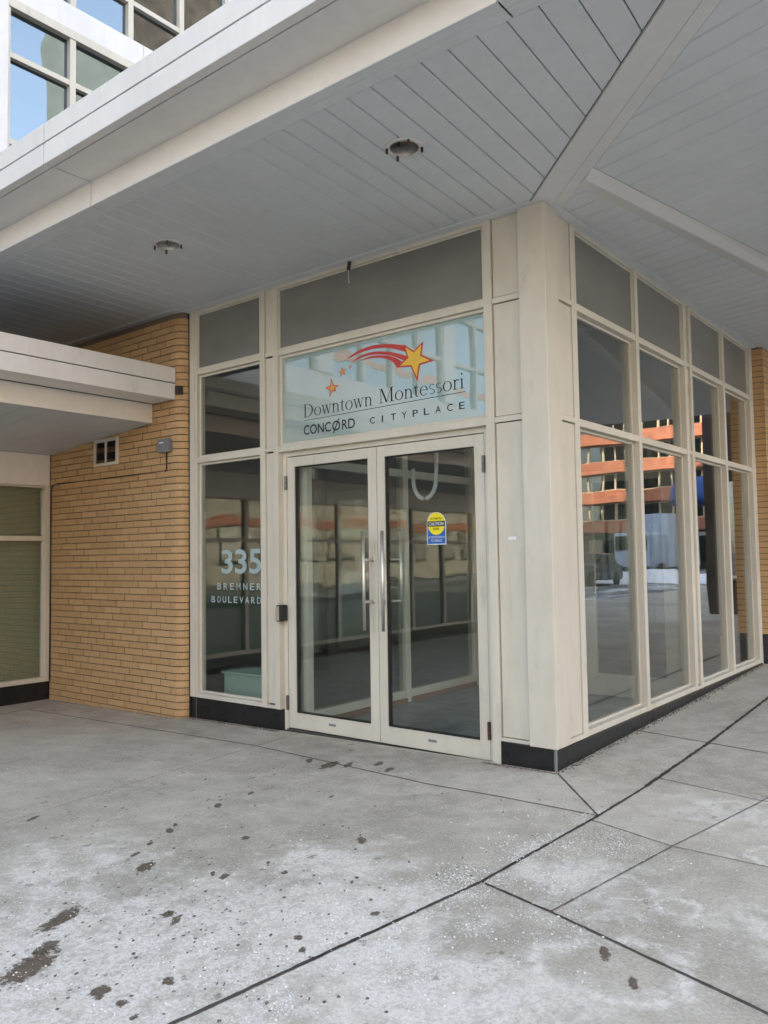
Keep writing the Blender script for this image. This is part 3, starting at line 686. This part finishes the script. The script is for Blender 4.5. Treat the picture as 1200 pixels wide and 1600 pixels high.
# ================================================================== BRICK WALLS
CH = .0622; BL = .277; J = .0095
W = thing('brick_wall', (-4.6, 0, -.1), 'tan brick wall with rounded corner left of the glass entrance', 'wall')
MB().prism([(-5.72, -.082), (-3.632, -.082), (-3.565, -.062), (-3.537, -.01), (-3.535, .09), (-5.72, .09)], -.2, 3.56).build('mortar_core', 'mortar', W)
XC, YF = -3.63, -.09
def corner_plan(x0):     # brick with rounded end
    p = [(x0, .05), (x0, YF), (XC, YF)]
    for k in range(1, 7):
        a = R(-90+90*k/6); p.append((XC+.103*math.cos(a), YF+.09+.09*math.sin(a)))
    return p+[(XC+.103, .05)]
shapes = []
rows = int(3.66/CH)
for r in range(rows):
    z0 = -.105+r*CH; off = (0, .5, .22, .72)[r % 4]*BL
    z1 = min(z0+CH-J, 3.548)
    if z1-z0 < .02: continue
    x = XC-.06-off+(0 if off > .05 else 0)
    shapes.append((XC, r, 'corner', XC-.05-off, z0, z1))
    xr = XC-.05-off-J
    while xr > -5.715:
        xl = max(-5.715, xr-(BL-J)); 
        if xr-xl > .02: shapes.append((xr, r, 'run', (xl, xr), z0, z1))
        xr = xl-J
cache = {}
def get_run(L, h):
    k = (round(L, 3), round(h, 4))
    if k not in cache:
        m = MB().box(0, L, 0, .08, 0, h); me = bpy.data.meshes.new('brick'); me.from_pydata(m.v, [], m.f); me.materials.append(M['brick']); cache[k] = me
    return cache[k]
def get_corner(L, h):
    k = ('c', round(L, 3), round(h, 4))
    if k not in cache:
        o = MB().prism([(px-(XC-L), py-YF) for px, py in corner_plan(XC-L)], 0, h).build('brick', 'brick'); cache[k] = o.data; bpy.data.objects.remove(o)
    return cache[k]
shapes.sort(key=lambda s: (-s[0]))
rest = MB(); n = 0
for s in shapes:
    hid = s[4] > 2.62 and s[5] < 3.0 and s[0] < -4.0
    jx, jy = random.uniform(-.0015, .0015), random.uniform(-.002, .002)
    if n < 298 and not hid:
        if s[2] == 'corner': me = get_corner(XC-s[3], s[5]-s[4]); loc = (s[3], YF+jy*.5, s[4])
        else: me = get_run(s[3][1]-s[3][0], s[5]-s[4]); loc = (s[3][0], YF+jy, s[4])
        o = bpy.data.objects.new('brick', me); COL.objects.link(o); o.location = loc; attach(o, W); n += 1
        if s[2] != 'corner': o.rotation_euler = (0, random.uniform(-.003, .003), 0)
    elif s[2] == 'run': rest.box(s[3][0], s[3][1], YF+jy, YF+.08, s[4], s[5])
    else: rest.prism(corner_plan(s[3]), s[4], s[5])
tag(rest.build('brick_field', 'brick', W), kind='stuff')
bx('sealant_joint', 'gasket', W, -3.536, -3.5195, -.004, .06, -.1, 3.549, 0)

W2 = thing('brick_wall', (0.1, 6, .1), 'narrow tan brick pier at the far end of the side windows', 'wall')
MB().box(-.1, .114, 4.884, 8.98, -.1, 3.55).build('mortar_core', 'mortar', W2)
bx('plinth', 'plinth', W2, -.1, .10, 4.872, 9, -.1, .43, .003)
for r in range(56):
    z0 = .432+r*CH
    if z0+CH > 3.56: break
    z1 = min(z0+CH-J, 3.548)
    L = .26 if r % 2 else .125
    for (a, b) in ((4.878, 4.878+L), (4.878+L+J, 4.878+L+J+.266), (4.878+L+2*J+.266, 4.878+L+2*J+.532), (4.878+L+3*J+.532, 4.878+L+3*J+.798)):
        h = z1-z0; k = ('p', round(b-a, 3), round(h, 4), a < 4.9)
        if k not in cache:
            m = MB().box(0 if a < 4.9 else .04, .12, 0, b-a, 0, h); me = bpy.data.meshes.new('brick'); me.from_pydata(m.v, [], m.f); me.materials.append(M['brick']); cache[k] = me
        o = bpy.data.objects.new('brick', cache[k]); COL.objects.link(o); o.location = (random.uniform(-.001, .002), a, z0); attach(o, W2)
bx('sealant_joint', 'ring', W2, -.05, .006, 4.836, 4.877, .0, 3.549, 0)

# things on the brick wall
t = thing('wall_vent', (-4.68, -.1, 2.245), 'cream framed louvre vent high on the brick wall', 'vent')
vx0, vx1, vz0, vz1 = -4.885, -4.475, 2.25, 2.515
MB().box(vx0, vx1, -.108, -.088, vz0, vz0+.03).box(vx0, vx1, -.108, -.088, vz1-.03, vz1).box(vx0, vx0+.034, -.108, -.088, vz0+.03, vz1-.03).box(vx1-.034, vx1, -.108, -.088, vz0+.03, vz1-.03).box(-4.692, -4.668, -.108, -.088, vz0+.03, vz1-.03).build('vent_frame', F, t, .002)
bx('duct_back', 'gasket', t, vx0+.03, vx1-.03, -.0905, -.086, vz0+.03, vz1-.03, 0)
for k in range(12):
    z = vz0+.036+k*.0168
    for (a, b) in ((vx0+.035, -4.693), (-4.667, vx1-.035)): MB().quadbox([(a, -.105, z), (b, -.105, z), (b, -.092, z+.012), (a, -.092, z+.012), (a, -.104, z+.002), (b, -.104, z+.002), (b, -.091, z+.014), (a, -.091, z+.014)]).build('slat', 'black', t)
t = thing('junction_box', (-3.75, -.1, 2.28), 'small grey metal junction box with conduit drop on the brick wall', 'electrical box')
bx('box', 'grey_box', t, -3.80, -3.645, -.135, -.088, 2.292, 2.405, .006); bx('cover', 'grey_box', t, -3.805, -3.64, -.141, -.1355, 2.288, 2.409, .003); bx('cover_label', 'sticker_white', t, -3.77, -3.71, -.143, -.1412, 2.37, 2.382, 0)
MB().tube([(-3.72, -.1, 2.292), (-3.72, -.1, 2.15), (-3.73, -.1, 2.125), (-3.76, -.1, 2.12), (-4.6, -.1, 2.125), (-5.55, -.1, 2.135), (-5.66, -.1, 2.12), (-5.69, -.1, 2.06), (-5.69, -.1, 1.3), (-5.69, -.1, .1)], .006, 8).build('wire', 'black', t, 0, True)

# ================================================================== MAIN CANOPY
C = thing('entrance_canopy', (0, 0, 3.55), 'white metal canopy with grey plank soffit over the entrance', 'canopy')
ZC = 3.55
XE = lambda y: 1.86+.19*(y+1.8)          # street-side edge of the canopy
jx = [-5.72, -5.13, -2.19, .75, 1.95]
for a, b in zip(jx[:-1], jx[1:]):
    a += .005; b -= .005
    bx('fascia_panel', 'white', C, a, b, -2.114, -2.09, 3.836, 3.952, .003); bx('fascia_panel', 'white', C, a, b, -2.114, -2.06, 3.70, 3.827, .004)
    bx('underside_panel', 'white', C, a, b, -2.050, -1.781, 3.705, 3.715, .002); bx('lower_fascia_panel', 'tan', C, a, b, -1.80, -1.78, 3.552, 3.7045, .0015)
    bx('edge_flange', 'trim', C, a, b, -1.799, -1.738, 3.548, 3.5515, 0); bx('edge_trim', 'trim', C, a, b, -1.737, -1.672, 3.546, 3.556, .002)
    bx('drip_strip', 'shadow_gap', C, a, b, -2.0595, -2.0525, 3.712, 3.72, 0); bx('reveal_strip', 'shadow_gap', C, a, b, -2.088, -2.065, 3.826, 3.84, 0)
MB().prism([(-5.72, -2.085), (1.84, -2.085), (XE(-1.8)+.2, -1.8), (XE(9)+.2, 9), (-.0, 9), (-5.72, 9)], 3.72, 3.945).build('roof_deck', 'roofing', C)
MB().prism([(-5.72, -1.775), (XE(-1.775), -1.775), (XE(9), 9), (.0, 9), (-.0, .1), (-5.72, .1)], 3.566, 3.60).build('soffit_backing', 'shadow_gap', C)
# street side edge
for (z0, z1, d0, d1, nm) in ((3.70, 3.952, .28, .31, 'fascia_panel'), (3.552, 3.703, 0, .02, 'lower_fascia_panel')):
    MB().prism([(XE(-1.8)+d0, -1.8-d0), (XE(-1.8)+d1, -1.8-d0), (XE(9)+d1, 9), (XE(9)+d0, 9)], z0, z1).build(nm, 'white', C)
MB().prism([(XE(-1.8)+.02, -1.8), (XE(-1.8)+.28, -2.05), (XE(9)+.28, 9), (XE(9)+.02, 9)], 3.705, 3.715).build('underside_panel', 'white', C)
# planks, door side
SK = -.0706
k = 0; x0 = -.028+.148*13
while x0 > -6.0:
    xa, xb = x0-.148+.0026, x0-.0026
    y0, y1 = -1.6705, -.0705
    p = [(xa, y0), (xb, y0), (xb+SK*(y1-y0), y1), (xa+SK*(y1-y0), y1)]
    p = clip(p, 1, 1, -.104); p = clip(p, -1, 0, 5.715)
    if len(p) >= 3 and abs(area(p)) > .002: MB().prism(p, ZC+random.uniform(0, .0008), ZC+.014, .006).build('soffit_board', 'soffit', C)
    x0 -= .148
bx('wall_trim', 'trim', C, -3.53, -.045, -.069, .03, ZC-.008, ZC+.01, .002); bx('wall_trim', 'trim', C, -5.715, -3.532, -.069-.09, -.06, ZC-.006, ZC+.01, .002)
# hip flashing
hl = lambda s, c: (s+c/2, -s+c/2)
def strip(c0, c1, s0, s1, z0, z1, nm, mat): return MB().prism([hl(s0, c0), hl(s1, c0), hl(s1, c1), hl(s0, c1)], z0, z1, .002).build(nm, mat, C)
strip(-.095, .115, -.06, 1.83, ZC-.006, ZC+.012, 'hip_flashing', 'hip'); strip(.118, .225, -.04, 1.83, ZC-.0045, ZC+.012, 'hip_flashing', 'hip')
# beam on the window side
BXo = lambda y: .47+.19*(y+.083)
ya = -.23
LO = lambda y: (BXo(y), y, ZC-.001)
LM = lambda y: (.373+.176*(y+.173), y, ZC-.03)
LI = lambda y: (.276+.174*(y+.007), y, ZC+.002)
wm = MB(); wm.v = [LO(-.223), LM(-.158), LI(-.05), (LI(-.05)[0], -.05, ZC+.012), (LO(-.223)[0], -.223, ZC+.012), LO(9), LM(9), LI(9), (LI(9)[0], 9, ZC+.012), (LO(9)[0], 9, ZC+.012)]
wm.f = [(0, 1, 2, 3, 4), (9, 8, 7, 6, 5)]+[(k, k+5, (k+1) % 5+5, (k+1) % 5) for k in range(5)]
wm.build('soffit_beam', 'hip', C)
# planks, window side
cc = -2.2
while cc < 9.5:
    c0, c1 = cc+.0025, cc+.165-.0025
    P0 = lambda c, x: (x, c-.25*x)
    base = [P0(c0, -.2), P0(c0, 5), P0(c1, 5), P0(c1, -.2)]
    base = clip(base, -1, -1, -.228); base = clip(base, 0, 1, 8.95); base = clip(base, 0, -1, 1.67)
    outer = clip(clip(base, -1, .19, -.47-.19*.083-.0015), 1, -.19, 1.86+.342-.01) if len(base) > 2 else []
    inner = clip(clip(base, 1, -.174, .276+.174*.007+.004), -1, 0, -.0705) if len(base) > 2 else []
    for p in (outer, inner):
        if len(p) >= 3 and abs(area(p)) > .002: MB().prism(p, ZC+random.uniform(0, .0008), ZC+.014, .006).build('soffit_board', 'soffit', C)
    cc += .165
bx('wall_trim', 'trim', C, -.03, .069, .08, 4.84, ZC-.008, ZC+.01, .002)

HOLE_R = .0785
def cut_hole(x, y):
    cut = MB().lathe([(.0, 3.4), (HOLE_R, 3.4), (HOLE_R, 3.69), (.0, 3.69)], x, y, 40).build('cutter', 'soffit')
    hit = []
    for o in C.children:
        if not o.name.startswith(('soffit_board', 'soffit_backing')): continue
        xs = [v.co.x for v in o.data.vertices]; ys = [v.co.y for v in o.data.vertices]
        if min(xs) < x+HOLE_R and max(xs) > x-HOLE_R and min(ys) < y+HOLE_R and max(ys) > y-HOLE_R:
            o.location = (0, 0, 0); o.parent = None
            m = o.modifiers.new('hole', 'BOOLEAN'); m.operation = 'DIFFERENCE'; m.object = cut; m.solver = 'EXACT'; hit.append(o)
    bpy.context.view_layer.update(); dg = bpy.context.evaluated_depsgraph_get()
    new = [bpy.data.meshes.new_from_object(o.evaluated_get(dg)) for o in hit]
    for o, me in zip(hit, new):
        o.modifiers.clear(); o.data = me; attach(o, C)
    bpy.data.objects.remove(cut)
def downlight(x, y, label):
    cut_hole(x, y)
    t = thing('downlight', (x, y, ZC), label, 'light', 'round downlights in the canopy soffit')
    MB().lathe([(.079, ZC-.004), (.104, ZC-.006), (.107, ZC-.002), (.107, ZC-.0005), (.079, ZC-.0005), (.079, ZC-.004)], x, y, 40).build('trim_ring', 'ring', t, 0, True)
    MB().lathe([(.0785, ZC-.007), (.0775, ZC-.009), (.0765, ZC-.007), (.072, ZC+.06), (.055, ZC+.115), (.02, ZC+.135), (.0, ZC+.135)], x, y, 40).build('reflector_bowl', 'chrome', t, 0, True)
    MB().tube([(x+.01, y+.02, ZC+.13), (x+.012, y+.025, ZC+.04)], .012, 10).build('lamp_holder', 'ring', t)
    for a in (35, 150, 215, 320):
        cx, cy = x+.096*math.cos(R(a)), y+.096*math.sin(R(a)); MB().box(cx-.006, cx+.006, cy-.004, cy+.004, ZC-.034, ZC-.004).build('clip', 'rust', t)
    return t
downlight(-.243, -1.11, 'open round downlight in the soffit nearest the mitred corner')
downlight(-2.347, -1.10, 'open round downlight in the soffit above the brick wall side')
t = thing('soffit_hook', (-1.59, -.03, 3.55), 'small black clip dangling from the soffit above the doors', 'clip')
MB().tube([(-1.585, -.022, 3.545), (-1.585, -.03, 3.51), (-1.59, -.03, 3.475)], .014, 10).build('clip', 'black', t); MB().tube([(-1.59, -.03, 3.475), (-1.592, -.028, 3.42), (-1.59, -.026, 3.38)], .003, 6).build('tail_wire', 'ring', t)

# ================================================================== SIDE CANOPY (along the wing)
S = thing('side_canopy', (-4.6, -4, 2.58), 'lower white stepped canopy along the wing at the left', 'canopy')
Y0, Y1 = -.092, -24
for (a, b) in ((Y0, -6), (-6.006, -12), (-12.006, -18), (-18.006, Y1)):
    bx('fascia_panel', 'white2', S, -3.60, -3.625, b, a, 2.906, 3.042, .003); bx('fascia_panel', 'white2', S, -3.60, -3.64, b, a, 2.756, 2.897, .003)
    bx('underside_panel', 'white2', S, -3.645, -3.925, b, a, 2.76, 2.77, .002); bx('lower_fascia_panel', 'tan', S, -3.94, -3.96, b, a, 2.581, 2.757, .003)
    bx('reveal_strip', 'shadow_gap', S, -3.615, -3.64, b, a, 2.895, 2.908, 0)
MB().box(-3.64, -5.71, Y0, Y1, 2.78, 3.03).build('roof_deck', 'roofing', S)
bx('end_bracket', 'black', S, -3.598, -3.545, -.10, -.02, 2.80, 2.875, .002)
zs = lambda x: 2.583-(2.583-2.447)*(x+3.96)/(-5.71+3.96)
y = Y0-.001
while y > -16:
    a, b = y-.002, y-.196; xa, xb = -3.962, -5.712
    MB().quadbox([(xb, b, zs(xb)), (xa, b, zs(xa)), (xa, a, zs(xa)), (xb, a, zs(xb)), (xb, b, zs(xb)+.012), (xa, b, zs(xa)+.012), (xa, a, zs(xa)+.012), (xb, a, zs(xb)+.012)]).build('soffit_board', 'soffit', S, .0025)
    y -= .198
MB().quadbox([(-5.71, Y1, 2.462), (-3.962, Y1, 2.60), (-3.962, Y0, 2.60), (-5.71, Y0, 2.462), (-5.71, Y1, 2.47), (-3.962, Y1, 2.61), (-3.962, Y0, 2.61), (-5.71, Y0, 2.47)]).build('soffit_backing', 'shadow_gap', S)

# ================================================================== MAIN BUILDING WING
B = thing('main_building', (-6, -4, 0), 'tall white panelled building wing with gridded windows above the canopy', 'building')
XW = -5.72
HT = 14.2
MB().box(XW-14, XW-.16, -26, 24, -.3, HT).build('wall_mass', 'dark_wall', B)
# ground floor shop windows of the wing
bx('header_panel', 'white2', B, XW-.05, XW-.002, -24, -.094, 2.118, 2.446, .003); bx('plinth', 'plinth', B, XW-.08, XW-.012, -24, -.094, -.25, .09, .003)
bx('blind', 'blind', B, XW-.15, XW-.13, -24, -.094, .09, 2.118, 0)
yy = -.094; first = True
while yy > -23:
    wd = .9 if not first else 1.5
    fr = bx('window_frame', 'frame', B, XW-.06, XW+.004, yy-.056, yy, .09, 2.115, .002)
    bx('stop', 'frame', fr, XW-.05, XW-.006, yy-.075, yy-.0565, .141, 2.07, .002)
    a, b = yy-wd, yy-.0565
    bx('rail', 'frame', fr, XW-.05, XW+.008, a, b, 1.543, 1.592, .002); bx('rail', 'frame', fr, XW-.05, XW, a, b, 2.095, 2.115, .002); bx('sill', 'frame', fr, XW-.05, XW+.006, a, b, .0905, .14, .002)
    bx('pane', 'glass_shop', fr, XW-.04, XW-.032, a, b-.01, .141, 1.5425, 0); bx('pane', 'glass_shop', fr, XW-.04, XW-.032, a, b-.01, 1.5925, 2.0945, 0)
    yy -= wd; first = False
# upper storeys
bx('wall_panel', 'white', B, XW-.16, XW-.004, -24, 20, 3.2, 4.05, .003)
storeys = ((4.05, 7.10, (4.85, 5.70, 6.625), 7.20, 7.485), (7.485, 10.02, (7.975, 9.2), 10.12, 10.45), (10.45, 13.0, (10.95, 12.1), 13.1, HT))
grp = 3.3; 
ys0 = -.6
starts = [ys0+grp*k for k in range(-7, 6)]
for (z0, z1, tr, p0, p1) in storeys:
    for s in starts:
        off = 0 if z0 < 6 else .13
        sA, sB = s, s+grp-.35
        bx('column_panel', 'white', B, XW-.14, XW+.03, sB+.001, sB+.349, z0, z1+.099, .004)
        fr = bx('window_head', 'frame', B, XW-.12, XW+.012, sA, sB, z1, p0, .004)
        n = 4; pw = (sB-sA)/n
        for k in range(n+1):
            c = sA+pw*k; a = max(sA, c-.035); b = min(sB, c+.035)
            bx('mullion', 'frame', fr, XW-.12, XW, a, b, z0, z1-.001, .002)
            if k < n:
                a2, b2 = b+.0005, sA+pw*(k+1)-.0355
                zz = [z0]+list(tr)+[z1]
                for t_ in tr: bx('rail', 'frame', fr, XW-.12, XW-.006, a2, b2, t_-.06, t_, .002)
                for q in range(len(zz)-1): 
                    lo = zz[q]+.001; hi = zz[q+1]-(.061 if q < len(zz)-2 else .001)
                    bx('pane', 'glass_coat', fr, XW-.07, XW-.062, a2, b2, lo, hi, 0)
    for k, s in enumerate(starts): 
        for h in range(2): bx('spandrel_panel', 'white', B, XW-.14, XW+.002, s+grp/2*h+.003, s+grp/2*(h+1)-.003, p0+.001, p1-.002, .003)
bx('window_backing', 'dark_wall', B, XW-.155, XW-.13, -24, 19, 4.06, 13, 0)
bx('parapet_cap', 'white', B, XW-.5, XW+.06, -26, 24, HT, HT+.12, .004)

# ================================================================== ACROSS THE STREET (seen mirrored in the glass)
def band_building(name, x0, x1, y0, depth, floors, label):
    t = thing(name, ((x0+x1)/2, y0, 0), label, 'building')
    bx('shop_front', 'car_dark', t, x0, x1, y0+.4, y0+depth, -.35, 3.6, 0)
    z = 3.6
    for f in range(floors):
        bx('band', 'terracotta', t, x0-.6, x1+.6, y0-.6, y0+depth, z, z+1.25, 0)
        bx('wall', 'stone_pale', t, x0, x1, y0+.3, y0+depth, z+1.25, z+3.2, 0)
        xx = x0+1
        while xx < x1-2: bx('window', 'glass_up', t, xx, xx+1.25, y0+.22, y0+.29, z+1.45, z+3.0, 0); xx += 1.55+.5*(int(xx) % 3 == 0)
        z += 3.2
    bx('roof', 'roofing', t, x0, x1, y0+.3, y0+depth, z, z+.5, 0)
    xx = x0+1
    while xx < x1-3: bx('shop_window', 'glass_up', t, xx, xx+3, y0+.3, y0+.39, .2, 2.8, 0); xx += 3.8
    bx('sign_band', 'sticker_white', t, x0+3, x0+15, y0+.25, y0+.35, 3.0, 3.4, 0)
    return t
band_building('brick_building', 17, 75, 80, 20, 7, 'terracotta banded building across the street, mirrored in the side windows')
t = thing('apartment_tower', (34, 30, 0), 'tall grey apartment tower across the street, mirrored in the upper windows', 'building')
MB().prism([(27, 17.6), (27, 45), (50, 45), (50, 32)], -.35, 32).build('wall', 'tower', t)
MB().prism([(27.5, 23), (27.5, 60), (50, 60), (50, 39)], 32, 52).build('wall', 'brown_brick', t)
for f in range(8):
    bx('balcony', 'tower', t, 26.2, 27, 20, 41, 3.4*f+2.6, 3.4*f+2.95, 0)
    for k in range(7): bx('window', 'glass_up', t, 26.9, 26.99, 20.4+3*k, 22.6+3*k, 3.4*f+.6, 3.4*f+2.4, 0)
t = thing('office_block', (40, -15, 0), 'brown brick block across the street, mirrored in the doors', 'building')
bx('wall', 'stone_grey', t, 24, 50, -60, 4, -.35, 13, 0)
for f in range(3):
    for k in range(19): bx('window', 'glass_up', t, 23.9, 23.99, -58+3.2*k, -56+3.2*k, 1+4*f, 3.2+4*f, 0)
for f in range(4): bx('band', 'terracotta', t, 23.85, 23.98, -60, 4, 3.7+4*f-.35, 3.7+4*f+.2, 0)
t = thing('shade_block', (-19, 55, 0), 'grey block added out of sight behind the wing to shade the mirrored street', 'building')  # unseen mass added to keep the truck and lower floors opposite in shade
bx('wall', 'stone_grey', t, -30, -8, 26, 85, -.35, 23, 0); bx('roof', 'roofing', t, -30.1, -7.9, 25.9, 85.1, 23, 23.4, 0)
t = thing('brick_bay', (1, 16, 0), 'dark brick bay further along the street, mirrored in the far side windows', 'building')
bx('wall', 'brown_brick', t, -.5, 2.3, 11, 24, -.3, 9, .01)
for k in range(2): bx('window', 'glass_up', t, .2+1.0*k, .95+1.0*k, 10.9, 10.99, .8, 2.6, 0)
# snow banks
def snowbank(pts, wdt, h):
    m = MB(); L = []
    for a, b in zip(pts[:-1], pts[1:]):
        a, b = Vector(a), Vector(b); n_ = int((b-a).length/.5)
        for i in range(n_): L.append(a.lerp(b, i/n_))
    prev = None
    for i, p in enumerate(L):
        t_ = (L[min(i+1, len(L)-1)]-L[max(i-1, 0)]).normalized(); nn = Vector((-t_.y, t_.x)); k = len(m.v)
        for j in range(7):
            u = j/6*2-1; hh = max(0, 1-u*u)*h*random.uniform(.6, 1.2); q = p+nn*u*wdt*random.uniform(.85, 1.1); m.v.append((q.x, q.y, -.36+hh+.05))
        if prev is not None:
            for j in range(6): m.f.append((prev+j, prev+j+1, k+j+1, k+j))
        prev = k
    return m
sb = snowbank([(5.0, 24), (5.0, 90)], .8, .7); sb2 = snowbank([(15.5, 43), (80, 43)], 1.6, .9); b = len(sb.v); sb.v += sb2.v; sb.f += [tuple(i+b for i in f) for f in sb2.f]
sb4 = snowbank([(8.2, 34), (60, 35)], 1.1, .75); b = len(sb.v); sb.v += sb4.v; sb.f += [tuple(i+b for i in f) for f in sb4.f]
sb3 = snowbank([(15.2, 12), (15.2, 40)], .8, .7); b = len(sb.v); sb.v += sb3.v; sb.f += [tuple(i+b for i in f) for f in sb3.f]
tag(sb.build('snow_bank', 'snow', smooth=True), 'ploughed snow banks along the street edges', 'snow', kind='stuff')
def wheel(m, x, y, z, r, ax): 
    d = Vector((.12, 0, 0)) if ax == 'x' else Vector((0, .12, 0)); p = Vector((x, y, z)); m.tube([tuple(p-d), tuple(p+d)], r, 20); return m
t = thing('box_truck', (15.2, 44, 0), 'pale box truck parked across the street, mirrored in the side windows', 'truck')
bx('cargo_box', 'truck_white', t, 13.9, 16.4, 42, 47.5, .5, 3.6, .04); bx('cab', 'truck_white', t, 14.05, 16.25, 39.9, 41.9, .4, 2.5, .15); bx('windscreen', 'glass_up', t, 14.2, 16.1, 39.86, 39.9, 1.5, 2.3, 0)
for yw in (40.9, 46.3):
    for xw in (14.05, 16.2): wheel(MB(), xw, yw, .35, .42, 'x').build('wheel', 'rubber', t)
bx('bumper', 'car_dark', t, 14.1, 16.2, 39.7, 39.89, .3, .6, .02)
def car(x, y, mat, label):
    t = thing('parked_car', (x, y, -.1), label, 'car', 'cars parked across the street')
    prof = [(-2.2, .25), (-2.25, .7), (-1.9, .9), (-1.0, .98), (-.4, 1.42), (1.0, 1.45), (1.7, 1.0), (2.2, .92), (2.28, .5), (2.2, .25)]
    m = MB(); k = len(prof); m.v = [(x-.85, y+a, b-.1) for a, b in prof]+[(x+.85, y+a, b-.1) for a, b in prof]
    m.f = [tuple(range(k)), tuple(range(2*k-1, k-1, -1))]+[(i, (i+1) % k, k+(i+1) % k, k+i) for i in range(k)]
    m.build('body', mat, t, .05)
    for sx_ in (-.86, .86): MB().quadbox([(x+sx_-.01, y-.75, .92), (x+sx_+.01, y-.75, .92), (x+sx_+.01, y+1.3, .94), (x+sx_-.01, y+1.3, .94), (x+sx_-.01, y-.35, 1.25), (x+sx_+.01, y-.35, 1.25), (x+sx_+.01, y+.95, 1.28), (x+sx_-.01, y+.95, 1.28)]).build('side_window', 'glass_up', t)
    for yw in (-1.4, 1.4):
        for sx_ in (-.8, .8): wheel(MB(), x+sx_, y+yw, .22, .32, 'x').build('wheel', 'rubber', t)
car(13.4, 14, 'car_paint', 'silver car parked across the street opposite the entrance'); car(13.4, -9, 'car_dark', 'dark car parked across the street opposite the wing'); car(13.4, 30, 'car_dark', 'dark car parked across the street before the truck')
t = thing('shop_awning', (12.2, 66, 3), 'blue shop awning across the street, mirrored in the side windows', 'awning')
MB().lathe([(.0, 8.2), (2.2, 7.9), (3.6, 7.2), (3.9, 6.4), (3.9, 5.6), (.0, 5.6)], 19.5, 70, 28).build('canopy_cloth', 'blue_awning', t, 0, True); MB().tube([(19.5, 70, -.3), (19.5, 70, 5.7)], .12).build('pole', 'steel_dark', t)
